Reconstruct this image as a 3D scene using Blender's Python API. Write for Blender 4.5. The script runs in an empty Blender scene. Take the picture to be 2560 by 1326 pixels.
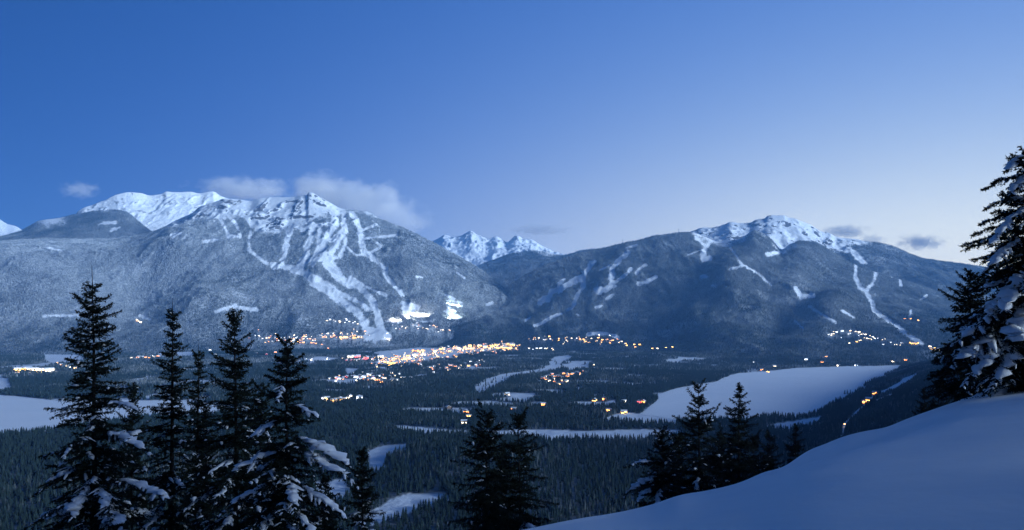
import bpy, math, random
import numpy as np

# ------------------------------------------------------------------ basics
sc = bpy.context.scene
COL = sc.collection
F, YH, CX, CAMZ = 1828.0, 790.0, 1280.0, 350.0      # focal length and horizon row in photograph pixels, eye height over the valley

# ------------------------------------------------------------------ camera
cam = bpy.data.objects.new('camera', bpy.data.cameras.new('camera'))
COL.objects.link(cam); sc.camera = cam
cam.data.sensor_width = 36.0
cam.data.lens = 36.0 * F / 2560.0
cam.data.shift_y = (YH - 663.0) / 2560.0
cam.location = (0, 0, CAMZ)
cam.rotation_euler = (math.pi / 2, 0, 0)
cam.data.clip_start = 0.1
cam.data.clip_end = 120000

# ------------------------------------------------------------------ sky, sun, exposure
SUN_AZ, SUN_EL = 111.0, 12.0                        # clockwise from the view axis
GLOW_AZ = 36.0                                       # middle of the bright twilight arch
w = bpy.data.worlds.new('World'); sc.world = w; w.use_nodes = True
nt = w.node_tree; N = nt.nodes; L = nt.links
bg = N['Background']; bg.inputs[1].default_value = 0.1
sky = N.new('ShaderNodeTexSky'); sky.sky_type = 'NISHITA'; sky.sun_disc = False
sky.sun_elevation = math.radians(5.0); sky.sun_rotation = math.radians(SUN_AZ)
sky.ozone_density = 6.0; sky.dust_density = 0.2; sky.air_density = 1.0


def wmath(op, a, b=None, c=None):
    n = N.new('ShaderNodeMath'); n.operation = op
    for i, v in enumerate((a, b, c)):
        if v is None: continue
        if isinstance(v, (int, float)): n.inputs[i].default_value = v
        else: L.new(v, n.inputs[i])
    return n.outputs[0]


def wscale(col, fac, k):
    n = N.new('ShaderNodeVectorMath'); n.operation = 'SCALE'
    n.inputs[0].default_value = col
    L.new(wmath('MULTIPLY', fac, k), n.inputs[3])
    return n.outputs[0]


def wadd(a, b):
    n = N.new('ShaderNodeVectorMath'); n.operation = 'ADD'
    L.new(a, n.inputs[0]); L.new(b, n.inputs[1]); return n.outputs[0]


tc = N.new('ShaderNodeTexCoord')
nrm = N.new('ShaderNodeVectorMath'); nrm.operation = 'NORMALIZE'; L.new(tc.outputs['Generated'], nrm.inputs[0])
sep = N.new('ShaderNodeSeparateXYZ'); L.new(nrm.outputs[0], sep.inputs[0])
dz = wmath('MAXIMUM', sep.outputs[2], 0.0)
dot = N.new('ShaderNodeVectorMath'); dot.operation = 'DOT_PRODUCT'
L.new(nrm.outputs[0], dot.inputs[0]); dot.inputs[1].default_value = (math.sin(math.radians(GLOW_AZ)), math.cos(math.radians(GLOW_AZ)), 0.0)
half = wmath('MAXIMUM', wmath('MULTIPLY_ADD', dot.outputs['Value'], 0.5, 0.5), 0.0)
arch = wmath('MULTIPLY', wmath('POWER', half, 8.0), wmath('EXPONENT', wmath('MULTIPLY', dz, -4.6)))     # twilight arch over the set sun
core = wmath('MULTIPLY', wmath('POWER', half, 10.0), wmath('EXPONENT', wmath('MULTIPLY', dz, -12.0)))
veil = wmath('MULTIPLY', wmath('POWER', half, 2.5), wmath('EXPONENT', wmath('MULTIPLY', dz, -0.75)))
tint = N.new('ShaderNodeVectorMath'); tint.operation = 'MULTIPLY'; L.new(sky.outputs[0], tint.inputs[0]); tint.inputs[1].default_value = (0.03, 0.12, 0.23)
tot = wadd(tint.outputs[0], wscale((0.46, 0.53, 0.06), arch, 10.0))
tot = wadd(tot, wscale((1.2, 0.74, 0.08), core, 10.0))
tot = wadd(tot, wscale((0.016, 0.120, 0.50), veil, 10.0))
L.new(tot, bg.inputs[0])

sun = bpy.data.objects.new('sun', bpy.data.lights.new('sun', 'SUN')); COL.objects.link(sun)
sun.data.energy = 4.4; sun.data.angle = math.radians(18); sun.data.color = (0.65, 0.82, 1.0)
sun.rotation_euler = (math.radians(90 - SUN_EL), 0, math.radians(180 - SUN_AZ))

vs = sc.view_settings
vs.view_transform = 'Standard'; vs.look = 'None'; vs.gamma = 1.0; vs.exposure = 0.8
vs.use_curve_mapping = False
cy = sc.cycles
cy.max_bounces = 4; cy.diffuse_bounces = 2; cy.glossy_bounces = 1; cy.transmission_bounces = 1; cy.volume_bounces = 2
cy.transparent_max_bounces = 4
cy.use_denoising = True
try: cy.denoiser = 'OPENIMAGEDENOISE'
except Exception: pass
cy.use_light_tree = True
cy.sample_clamp_indirect = 4.0
cy.volume_step_rate = 1.0; cy.volume_max_steps = 128

# ------------------------------------------------------------------ numeric helpers
def hash2(xi, yi, seed):
    h = (xi.astype(np.int64) * 374761393 + yi.astype(np.int64) * 668265263 + seed * 1442695041) & 0xffffffff
    h = ((h ^ (h >> 13)) * 1274126177) & 0xffffffff
    h = h ^ (h >> 16)
    return h / 4294967295.0


def vnoise(x, y, seed=0):
    xi = np.floor(x); yi = np.floor(y); fx = x - xi; fy = y - yi
    fx = fx * fx * fx * (fx * (fx * 6 - 15) + 10); fy = fy * fy * fy * (fy * (fy * 6 - 15) + 10)
    a = hash2(xi, yi, seed); b = hash2(xi + 1, yi, seed); c = hash2(xi, yi + 1, seed); d = hash2(xi + 1, yi + 1, seed)
    return (a + (b - a) * fx) * (1 - fy) + (c + (d - c) * fx) * fy * 1.0


def fbm(x, y, octv=5, seed=0, gain=0.5):
    s = np.zeros(np.broadcast(x, y).shape); a = 1.0; t = 0.0
    for o in range(octv):
        s += a * (vnoise(x * 2 ** o + 17.3 * o, y * 2 ** o - 9.1 * o, seed + o) * 2 - 1); t += a; a *= gain
    return s / t


def ridged(x, y, octv=5, seed=0, gain=0.5):
    s = np.zeros(np.broadcast(x, y).shape); a = 1.0; t = 0.0
    for o in range(octv):
        s += a * (1 - np.abs(vnoise(x * 2 ** o + 5.3 * o, y * 2 ** o + 3.7 * o, seed + o) * 2 - 1)); t += a; a *= gain
    return s / t


def sstep(a, b, x):
    t = np.clip((x - a) / (b - a), 0, 1); return t * t * (3 - 2 * t)


def pchip(xp, fp, x):
    xp = np.asarray(xp, float); fp = np.asarray(fp, float)
    h = np.diff(xp); dl = np.diff(fp) / h
    m = np.zeros(len(xp))
    if len(xp) > 2:
        w1 = 2 * h[1:] + h[:-1]; w2 = h[1:] + 2 * h[:-1]
        ok = dl[1:] * dl[:-1] > 0
        dd = np.where(ok, (w1 + w2) / (w1 / np.where(ok, dl[:-1], 1) + w2 / np.where(ok, dl[1:], 1)), 0)
        m[1:-1] = dd
    m[0] = dl[0]; m[-1] = dl[-1]
    xc = np.clip(x, xp[0], xp[-1]); i = np.clip(np.searchsorted(xp, xc) - 1, 0, len(xp) - 2)
    t = (xc - xp[i]) / h[i]
    return ((1 + 2 * t) * (1 - t) ** 2 * fp[i] + t * (1 - t) ** 2 * h[i] * m[i] + t * t * (3 - 2 * t) * fp[i + 1] + t * t * (t - 1) * h[i] * m[i + 1])


def proj(P):
    return CX + F * P[..., 0] / P[..., 1], YH - F * (P[..., 2] - CAMZ) / P[..., 1]


def poly_mask(poly, x, y):
    ins = np.zeros(np.shape(x), bool); n = len(poly)
    for i in range(n):
        x1, y1 = poly[i]; x2, y2 = poly[(i + 1) % n]
        if y1 == y2: continue
        c = (y1 > y) != (y2 > y)
        ins ^= c & (x < (x2 - x1) * (y - y1) / (y2 - y1) + x1)
    return ins


def line_dist(line, x, y):
    d = np.full(np.shape(x), 1e9)
    for (x1, y1), (x2, y2) in zip(line[:-1], line[1:]):
        l2 = (x2 - x1) ** 2 + (y2 - y1) ** 2 + 1e-9
        t = np.clip(((x - x1) * (x2 - x1) + (y - y1) * (y2 - y1)) / l2, 0, 1)
        d = np.minimum(d, np.hypot(x - x1 - t * (x2 - x1), y - y1 - t * (y2 - y1)))
    return d


# ------------------------------------------------------------------ mesh helpers
def mesh_np(name, verts, faces, mats=(), smooth=True, attrs=None, midx=None):
    """faces: list of int arrays (n,k); one mesh"""
    me = bpy.data.meshes.new(name)
    verts = np.asarray(verts, np.float32)
    faces = [np.asarray(f, np.int32) for f in faces if len(f)]
    me.vertices.add(len(verts)); me.vertices.foreach_set('co', verts.ravel())
    loops = np.concatenate([f.ravel() for f in faces]) if faces else np.zeros(0, np.int32)
    counts = np.concatenate([np.full(len(f), f.shape[1], np.int32) for f in faces]) if faces else np.zeros(0, np.int32)
    if faces:
        me.loops.add(len(loops)); me.loops.foreach_set('vertex_index', loops)
        me.polygons.add(len(counts))
        me.polygons.foreach_set('loop_start', np.concatenate([[0], np.cumsum(counts)[:-1]]).astype(np.int32))
        me.polygons.foreach_set('use_smooth', np.full(len(counts), smooth))
    for m in mats: me.materials.append(m)
    if midx is not None: me.polygons.foreach_set('material_index', np.asarray(midx, np.int32))
    for k, a in (attrs or {}).items():
        at = me.attributes.new(k, 'FLOAT', 'POINT'); at.data.foreach_set('value', np.asarray(a, np.float32).ravel())
    me.update(calc_edges=True); me.validate()
    return me


def add_obj(name, data, parent=None, loc=None, rz=None):
    o = bpy.data.objects.new(name, data); COL.objects.link(o)
    if parent is not None: o.parent = parent
    if loc is not None: o.location = loc
    if rz is not None: o.rotation_euler = (0, 0, rz)
    return o


def tag(o, label=None, cat=None, group=None, kind=None):
    if label: o['label'] = label
    if cat: o['category'] = cat
    if group: o['group'] = group
    if kind: o['kind'] = kind
    return o


def grid_faces(nu, nv):
    i = np.arange(nu * nv).reshape(nu, nv)
    return np.stack([i[:-1, :-1], i[1:, :-1], i[1:, 1:], i[:-1, 1:]], -1).reshape(-1, 4)


# ------------------------------------------------------------------ materials
def new_mat(name):
    m = bpy.data.materials.new(name); m.use_nodes = True
    return m, m.node_tree, m.node_tree.nodes['Principled BSDF']


def n_noise(t, scale, detail=4, rough=0.55, coord='Object'):
    n = t.nodes.new('ShaderNodeTexNoise'); n.inputs['Scale'].default_value = scale; n.inputs['Detail'].default_value = detail
    n.inputs['Roughness'].default_value = rough
    if coord == 'Position':
        g = t.nodes.new('ShaderNodeNewGeometry'); t.links.new(g.outputs['Position'], n.inputs['Vector'])
    else:
        c = t.nodes.new('ShaderNodeTexCoord'); t.links.new(c.outputs[coord], n.inputs['Vector'])
    return n.outputs['Fac']


def n_ramp(t, fac, stops):
    r = t.nodes.new('ShaderNodeValToRGB'); t.links.new(fac, r.inputs[0])
    e = r.color_ramp.elements
    while len(e) < len(stops): e.new(0.5)
    for k, (p, c) in zip(e, stops):
        k.position = p; k.color = (c if isinstance(c, tuple) else (c, c, c)) + (1,)
    return r.outputs[0]


def n_math(t, op, a, b=None, clamp=False):
    n = t.nodes.new('ShaderNodeMath'); n.operation = op; n.use_clamp = clamp
    for i, v in enumerate((a, b)):
        if v is None: continue
        if isinstance(v, (int, float)): n.inputs[i].default_value = v
        else: t.links.new(v, n.inputs[i])
    return n.outputs[0]


def n_mix(t, fac, a, b):
    n = t.nodes.new('ShaderNodeMix'); n.data_type = 'RGBA'
    for s, v in ((n.inputs[0], fac), (n.inputs[6], a), (n.inputs[7], b)):
        if isinstance(v, (int, float)): s.default_value = v
        elif isinstance(v, tuple): s.default_value = v + (1,)
        else: t.links.new(v, s)
    return n.outputs[2]


def n_bump(t, bsdf, h, strength, dist):
    b = t.nodes.new('ShaderNodeBump'); b.inputs['Strength'].default_value = strength; b.inputs['Distance'].default_value = dist
    t.links.new(h, b.inputs['Height']); t.links.new(b.outputs[0], bsdf.inputs['Normal'])


def terrain_material():
    m, t, b = new_mat('mountain_snow')
    at = t.nodes.new('ShaderNodeAttribute'); at.attribute_name = 'forest'
    ar = t.nodes.new('ShaderNodeAttribute'); ar.attribute_name = 'rock'
    n1 = n_noise(t, 0.004, 8, 0.6, 'Position'); n2 = n_noise(t, 0.05, 4, 0.6, 'Position')
    snow = n_ramp(t, n1, [(0.3, (0.70, 0.74, 0.80)), (0.7, (0.86, 0.88, 0.90))])
    rock = n_ramp(t, n2, [(0.3, (0.05, 0.052, 0.06)), (0.7, (0.17, 0.165, 0.17))])
    rf = n_math(t, 'SUBTRACT', n_math(t, 'ADD', ar.outputs['Fac'], n_math(t, 'MULTIPLY', n2, 0.5)), 0.25)
    rm = n_ramp(t, rf, [(0.42, 0.0), (0.58, 1.0)])
    base = n_mix(t, rm, snow, rock)
    floor = n_ramp(t, n2, [(0.35, (0.07, 0.08, 0.085)), (0.65, (0.42, 0.45, 0.48))])
    ad = t.nodes.new('ShaderNodeAttribute'); ad.attribute_name = 'scrub'
    floor = n_mix(t, ad.outputs['Fac'], floor, n_ramp(t, n2, [(0.35, (0.03, 0.04, 0.04)), (0.7, (0.16, 0.18, 0.19))]))
    base = n_mix(t, n_math(t, 'MULTIPLY', at.outputs['Fac'], 0.9), base, floor)
    t.links.new(base, b.inputs['Base Color']); b.inputs['Roughness'].default_value = 0.85
    b.inputs['Specular IOR Level'].default_value = 0.1
    n_bump(t, b, n_noise(t, 0.02, 6, 0.65, 'Position'), 0.6, 14.0)
    return m


def snow_material(name, scale, dist, lo=(0.80, 0.83, 0.87), hi=(0.88, 0.89, 0.91), strength=0.25):
    m, t, b = new_mat(name)
    nz = n_noise(t, scale, 5, 0.55, 'Position')
    t.links.new(n_ramp(t, nz, [(0.3, lo), (0.7, hi)]), b.inputs['Base Color'])
    b.inputs['Roughness'].default_value = 0.75; b.inputs['Specular IOR Level'].default_value = 0.15
    n_bump(t, b, nz, strength, dist)
    return m


def conifer_material(name, low, high):
    """dark needles, rimed with snow on the high slopes and lightly dusted in the valley"""
    m, t, b = new_mat(name)
    g = t.nodes.new('ShaderNodeNewGeometry'); s = t.nodes.new('ShaderNodeSeparateXYZ'); t.links.new(g.outputs['Position'], s.inputs[0])
    s2 = t.nodes.new('ShaderNodeSeparateXYZ'); t.links.new(g.outputs['Normal'], s2.inputs[0])
    oi = t.nodes.new('ShaderNodeObjectInfo')
    mr = t.nodes.new('ShaderNodeMapRange'); t.links.new(s.outputs[2], mr.inputs[0])
    mr.inputs[1].default_value = 20; mr.inputs[2].default_value = 480; mr.inputs[3].default_value = low; mr.inputs[4].default_value = high
    patch = n_noise(t, 0.0022, 5, 0.65, 'Position')
    fr = n_math(t, 'ADD', mr.outputs[0], n_math(t, 'MULTIPLY', n_math(t, 'SUBTRACT', oi.outputs['Random'], 0.5), 0.28))
    fr = n_math(t, 'ADD', fr, n_math(t, 'MULTIPLY', n_math(t, 'SUBTRACT', patch, 0.5), 1.1))
    fr = n_math(t, 'ADD', fr, n_math(t, 'MULTIPLY', n_math(t, 'SUBTRACT', n_noise(t, 0.0007, 3, 0.5, 'Position'), 0.5), 0.8))
    fr = n_math(t, 'ADD', fr, n_math(t, 'MULTIPLY', s2.outputs[2], 0.20), clamp=True)
    col = n_mix(t, fr, (0.020, 0.034, 0.030), (0.70, 0.74, 0.78))
    t.links.new(col, b.inputs['Base Color']); b.inputs['Roughness'].default_value = 0.9
    b.inputs['Specular IOR Level'].default_value = 0.05
    return m


def plain(name, col, rough=0.7, noise=0.0, scale=1.0):
    m, t, b = new_mat(name)
    if noise:
        nz = n_noise(t, scale, 4, 0.6, 'Object')
        t.links.new(n_ramp(t, nz, [(0.3, tuple(c * (1 - noise) for c in col)), (0.7, tuple(min(1, c * (1 + noise)) for c in col))]), b.inputs['Base Color'])
    else: b.inputs['Base Color'].default_value = col + (1,)
    b.inputs['Roughness'].default_value = rough; b.inputs['Specular IOR Level'].default_value = 0.2
    return m


def glow_mat(name, col, strength):
    m, t, b = new_mat(name)
    b.inputs['Base Color'].default_value = (0.3, 0.3, 0.3, 1)
    nz = n_noise(t, 0.35, 2, 0.5, 'Position')
    r = n_ramp(t, nz, [(0.3, 0.35), (0.65, 1.0)])
    t.links.new(n_mix(t, 1.0, (0, 0, 0), col), b.inputs['Emission Color'])
    t.links.new(n_math(t, 'MULTIPLY', r, strength), b.inputs['Emission Strength'])
    return m


M_TERR = terrain_material()
M_GROUND = snow_material('valley_snow', 0.03, 2.0, (0.62, 0.66, 0.72), (0.84, 0.86, 0.89))
M_LAKE = snow_material('lake_snow', 0.006, 0.5, (0.80, 0.83, 0.86), (0.87, 0.88, 0.90), 0.1)
M_SLOPE = snow_material('slope_snow', 0.8, 0.09, (0.84, 0.86, 0.88), (0.88, 0.89, 0.90), 0.35)
M_CON = conifer_material('conifer_needles', -0.16, 0.10)
M_MID = conifer_material('dusted_conifer_needles', -0.14, 0.19)
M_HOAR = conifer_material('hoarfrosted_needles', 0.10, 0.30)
M_RIME = conifer_material('rimed_conifer_needles', -0.02, 0.50)
M_BARK = plain('bark', (0.020, 0.017, 0.016), 0.9, 0.4, 6.0)
M_NEEDLE = plain('fir_needles', (0.010, 0.018, 0.013), 0.85, 0.5, 3.0)
M_CLUMP = snow_material('bough_snow', 9.0, 0.03, (0.82, 0.85, 0.88), (0.88, 0.89, 0.91), 0.5)

# ------------------------------------------------------------------ valley floor
LAKE_R = [(1598, 1036), (1640, 1005), (1652, 985), (1690, 972), (1730, 964), (1790, 955), (1822, 940), (1840, 934), (1905, 930), (1990, 921), (2120, 917), (2252, 914),
          (2243, 926), (2205, 941), (2170, 957), (2148, 975), (2130, 990), (2095, 1003), (2070, 1018), (2045, 1035), (1990, 1045), (1930, 1040), (1880, 1052), (1800, 1050), (1700, 1052), (1640, 1042)]
LAKE_L = [(-260, 976), (0, 988), (70, 994), (150, 1004), (260, 1000), (420, 1004), (560, 1010), (600, 1024), (520, 1040), (380, 1040), (230, 1062), (120, 1078), (40, 1084), (-260, 1092)]
CLEAR = [   # snow-covered clearings, by outline in the photograph
    [(975, 1063), (1060, 1068), (1130, 1076), (1230, 1077), (1330, 1074), (1480, 1078), (1610, 1073), (1700, 1076), (1705, 1094), (1590, 1102), (1480, 1100), (1380, 1104), (1330, 1094), (1180, 1090), (1060, 1084), (985, 1074)],
    [(1560, 1030), (1640, 1040), (1690, 1048), (1690, 1062), (1600, 1060), (1500, 1050)],
    [(918, 1128), (955, 1116), (1025, 1108), (1042, 1112), (1000, 1130), (965, 1143), (958, 1178), (930, 1180), (920, 1160)],
    [(880, 1312), (930, 1278), (985, 1246), (1020, 1232), (1115, 1238), (1128, 1250), (1060, 1270), (985, 1296), (930, 1316)],
    [(780, 1206), (860, 1200), (880, 1240), (800, 1262)],
    [(1186, 968), (1215, 948), (1262, 934), (1335, 926), (1372, 914), (1384, 893), (1420, 888), (1436, 894), (1404, 908), (1402, 924), (1340, 936), (1280, 944), (1250, 962), (1205, 985), (1190, 986)],
    [(1402, 912), (1440, 906), (1462, 912), (1478, 902), (1470, 922), (1420, 926)],
    [(0, 944), (22, 948), (30, 972), (0, 982), (-100, 980), (-100, 940)],
    [(110, 884), (190, 884), (215, 900), (160, 910), (115, 905)],
    [(325, 868), (372, 870), (365, 884), (328, 886)], [(395, 872), (490, 872), (480, 890), (400, 896)],
    [(862, 921), (905, 922), (890, 930), (868, 941)], [(300, 965), (370, 985), (290, 985)],
    [(2060, 1040), (2040, 1062), (1960, 1075), (1900, 1066), (1990, 1052)],
    [(1060, 862), (1110, 870), (1090, 890), (1010, 890)], [(940, 880), (1060, 868), (1120, 886), (1050, 905), (960, 905)],
    [(1140, 852), (1232, 828), (1232, 836), (1190, 858), (1150, 864)], [(1128, 858), (1140, 832), (1150, 832), (1140, 858)],
    [(938, 904), (1000, 889), (1060, 874), (1130, 864), (1200, 861), (1288, 861), (1292, 871), (1180, 883), (1110, 896), (1000, 914), (942, 914)],
    [(1560, 1006), (1530, 1000), (1500, 1012)], [(735, 902), (800, 893), (860, 895), (820, 906)],
]


def zground(X, Y):
    Y = np.maximum(Y, 1.0)
    px = CX + F * X / Y
    z = 5.0 * fbm(X / 420, Y / 420, 3, 3) * sstep(600, 1500, Y)
    z = z + 34 * np.exp(-((px - 1660) / 210.0) ** 2 - ((Y - 5900) / 900.0) ** 2)
    z = z + 22 * np.exp(-((px - 640) / 260.0) ** 2 - ((Y - 6100) / 600.0) ** 2)
    z = z + 26 * np.exp(-((px - 1160) / 170.0) ** 2 - ((Y - 1750) / 260.0) ** 2)
    z = z + 30 * sstep(6300, 8200, Y) + 60 * sstep(7800, 9500, Y)
    for lk, yy in ((LAKE_R, (2200, 5300)), (LAKE_L, (2000, 3700))):
        x0 = min(p[0] for p in lk); x1 = max(p[0] for p in lk)
        f = sstep(x0 - 120, x0, px) * (1 - sstep(x1, x1 + 120, px)) * sstep(yy[0] - 250, yy[0], Y) * (1 - sstep(yy[1], yy[1] + 400, Y))
        z = z * (1 - f)
    return z


def ground_px(x, y):
    """world point of the valley floor seen at photograph pixel (x, y)"""
    z = 0.0
    for _ in range(25):
        d = min((CAMZ - z) * F / max(y - YH, 20.0), 11000.0)
        z = 0.5 * z + 0.5 * float(zground(np.array((x - CX) / F * d), np.array(d)))
    d = (CAMZ - z) * F / max(y - YH, 20.0)
    return ((x - CX) / F * d, d, z)


def clear_mask(x, y):
    m = np.zeros(np.shape(x), bool)
    for p in CLEAR: m |= poly_mask(p, x, y)
    for p in (LAKE_R, LAKE_L): m |= poly_mask(p, x, y)
    return m


gx = np.linspace(-500, 3100, 440); gd = np.geomspace(420, 9800, 250)
XX, DD = np.meshgrid(gx, gd, indexing='ij')
GX = (XX - CX) / F * DD
GV = np.stack([GX, DD, zground(GX, DD)], -1)
g = add_obj('ground', mesh_np('ground', GV.reshape(-1, 3), [grid_faces(len(gx), len(gd))], [M_TERR], attrs={'forest': (1 - clear_mask(*proj(GV)).astype(float)) * np.where(DD > 2600, 1 - 0.9 * sstep(0.24, 0.34, fbm(GX / 170, DD / 170, 4, 61)), 1), 'rock': 0 * GX, 'scrub': 1 + 0 * GX}))
tag(g, 'snow-covered valley floor', kind='structure')

for nm, lk, lab in (('lake', LAKE_R, 'wide frozen snow-covered lake in front of the ski mountain'), ('lake', LAKE_L, 'frozen snow-covered lake at the foot of the misty slopes')):
    pts = []
    for k in range(len(lk)):
        a, b = lk[k], lk[(k + 1) % len(lk)]
        for s in range(6):
            x = a[0] + (b[0] - a[0]) * s / 6; y = a[1] + (b[1] - a[1]) * s / 6
            r = fbm(np.array(x / 14.0), np.array(y / 6.0), 3, 8) * 1.6
            d = CAMZ * F / (y + r - YH); pts.append(((x + r * 2 - CX) / F * d, d, 0.8))
    me = bpy.data.meshes.new(nm); me.from_pydata(pts, [], [list(range(len(pts)))]); me.materials.append(M_LAKE)
    tag(add_obj(nm, me), lab, kind='structure')

# ------------------------------------------------------------------ mountains
SHEETS = {}


def sheet(key, name, label, curves, x0, x1, nx, nseg, amp, seed, fine=6.0, gully=1.0, runs=(), snowline=None, forest_noise=0.25, rock=0.0, ridge_keep=0.12, patches=(), scrub=1.0, fold=2600.0, crags=0.0, bumps=()):
    """a mountain side: contour curves (column, row, distance) from foot to crest and over the crest, filled with relief"""
    xs = np.linspace(x0, x1, nx)
    Ys, Ds = [], []
    for c in curves:
        c = sorted(c); a = np.array(c, float)
        Ys.append(pchip(a[:, 0], a[:, 1], xs)); Ds.append(pchip(a[:, 0], a[:, 2], xs))
    rows, vv = [], []
    for k in range(len(curves) - 1):
        n = nseg[k]
        for s in range(n + (1 if k == len(curves) - 2 else 0)):
            t = s / n; rows.append((Ys[k] * (1 - t) + Ys[k + 1] * t, Ds[k] * (1 - t) + Ds[k + 1] * t)); vv.append(k + t)
    Y = np.stack([r[0] for r in rows], 1); D = np.stack([r[1] for r in rows], 1); vv = np.array(vv)
    crest = sum(nseg[:-1])
    for it in range(6):                                   # soften the bends between contours, keep foot and crest
        Y2 = Y.copy(); D2 = D.copy()
        Y2[:, 2:crest - 1] = (Y[:, 1:crest - 2] + Y[:, 2:crest - 1] + Y[:, 3:crest]) / 3
        D2[:, 2:crest - 1] = (D[:, 1:crest - 2] + D[:, 2:crest - 1] + D[:, 3:crest]) / 3
        Y, D = Y2, D2
    XP = np.repeat(xs[:, None], Y.shape[1], 1)
    X = (XP - CX) / F * D; Z = CAMZ + (YH - Y) / F * D
    vn = np.clip(vv / (len(curves) - 2), 0, 1)[None, :]
    env = np.maximum(np.sin(np.pi * np.clip(vn, 0, 1)) ** 0.7, ridge_keep) * sstep(0, 0.15, vn + 0.02)
    wx = X + 260 * fbm(X / 900, D / 900, 3, seed + 40); wy = D + 260 * fbm(X / 900 + 9, D / 900, 3, seed + 50)
    rel = (ridged(wx / (950 * gully), wy / fold, 5, seed, 0.55) - 0.55) * 1.6 + 0.5 * (ridged(wx / 420, wy / 700, 4, seed + 7) - 0.55)
    Z = Z + amp * env * rel
    for bx, by, rx, ry, hh in bumps: Z = Z + hh * np.exp(-((XP - bx + 0.35 * (Y - by)) / rx) ** 2 - ((Y - by) / ry) ** 2)
    Z = Z + fine * (0.35 + 0.65 * env) * fbm(X / 70, D / 70, 4, seed + 20, 0.6)
    if crags:                                              # broken rock steps and knolls of the alpine zone
        cz = ridged(X / 260, D / 300, 4, seed + 33, 0.6); alp = sstep(0.55, 0.8, vn)
        Z = Z + crags * alp * np.maximum(cz - 0.62, 0) * 3.0 * (0.35 + 0.65 * (1 - sstep(0.93, 1.0, vn)))
    V = np.stack([X, D, Z], -1)
    px, py = proj(V)
    run = np.zeros(px.shape)
    wob = 7.0 * fbm(px / 14, py / 11, 4, seed + 60, 0.6)
    for ln, wd in runs:
        run = np.maximum(run, 1 - sstep(wd * 0.88, wd * 1.0 + 0.5, line_dist(ln, px, py) + wob * min(1.0, wd / 9.0)))
    for pl in patches: run = np.maximum(run, poly_mask(pl, px + wob, py + wob * 0.5).astype(float))
    fo = np.ones(px.shape)
    if snowline is not None:
        sl = pchip([p[0] for p in snowline], [p[1] for p in snowline], px)
        fo = sstep(-9, 14, py - sl + 26 * fbm(px / 42, py / 30, 4, seed + 80, 0.6))
    fo = fo * (1 - forest_noise * sstep(0.15, 0.55, fbm(X / 330, D / 330, 4, seed + 90)))
    fo = fo * (1 - run)
    dzx = np.gradient(Z, axis=0) / (np.gradient(X, axis=0) + 1e-6); dzy = np.gradient(Z, axis=1) / (np.gradient(D, axis=1) + 1e-6)
    sl_ = np.hypot(dzx, dzy)
    rk = np.maximum(sstep(0.75, 1.5, sl_ + 0.9 * fbm(X / 140, D / 140, 4, seed + 99)), sstep(0.30, 0.42, fbm(X / 120, D / 90, 5, seed + 98, 0.65))) * (1 - run) * rock
    me = mesh_np(name, V.reshape(-1, 3), [grid_faces(*px.shape)], [M_TERR], attrs={'forest': fo, 'rock': rk, 'scrub': np.full(px.shape, scrub)})
    o = tag(add_obj(name, me), label, kind='structure')
    SHEETS[key] = dict(V=V, px=px, py=py, fo=fo, crest=crest)
    return o


def zz(off, pts, s=2.6514):
    return [(off[0] + a / s, off[1] + b / s) for a, b in pts]


OL, OR, OQ = (600, 400), (1200, 500), (1860, 400)
RUN_L = [([(640, 360), (630, 430), (580, 500), (550, 560), (560, 640), (600, 690), (640, 740), (680, 800), (740, 835)], 26), ([(690, 370), (690, 420), (700, 470), (640, 560), (600, 620), (610, 690)], 22),
         ([(740, 360), (790, 440), (800, 520), (820, 600), (880, 660)], 20), ([(480, 430), (480, 520), (450, 560), (440, 630), (400, 700)], 22), ([(530, 470), (520, 560), (500, 640), (480, 700)], 15),
         ([(340, 440), (320, 520), (300, 600), (280, 700)], 19), ([(220, 700), (330, 715), (440, 760), (560, 820), (640, 870)], 22), ([(440, 760), (500, 820), (590, 880), (680, 940), (760, 1000), (810, 1050), (840, 1110), (870, 1170)], 27),
         ([(740, 800), (800, 850), (870, 920), (900, 1000), (930, 1080), (940, 1150), (900, 1185), (840, 1180)], 24), ([(640, 870), (740, 920), (810, 960), (860, 1000)], 15), ([(730, 780), (830, 840), (970, 900)], 10),
         ([(820, 525), (900, 515), (1040, 500)], 7), ([(690, 560), (770, 635), (860, 620), (940, 575), (905, 550)], 8), ([(860, 620), (900, 670), (960, 720), (970, 780), (1040, 850), (1080, 900)], 15),
         ([(70, 480), (60, 560), (60, 600), (180, 690)], 9), ([(560, 690), (640, 780), (700, 820)], 17), ([(380, 720), (470, 660), (560, 660), (640, 650)], 14), ([(410, 470), (470, 440), (560, 430), (640, 420)], 12),
         ([(900, 430), (840, 455), (800, 470)], 8), ([(1440, 750), (1490, 785)], 7), ([(1170, 775), (1210, 780)], 6), ([(1640, 960), (1670, 950)], 9), ([(690, 470), (700, 560), (660, 640)], 14), ([(600, 540), (680, 470)], 14)]
RUN_L = [(zz(OL, p), w_ / 2.65) for p, w_ in RUN_L]
def z6(pts): return [(940 + a / 6.63, 720 + b / 6.63) for a, b in pts]


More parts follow.
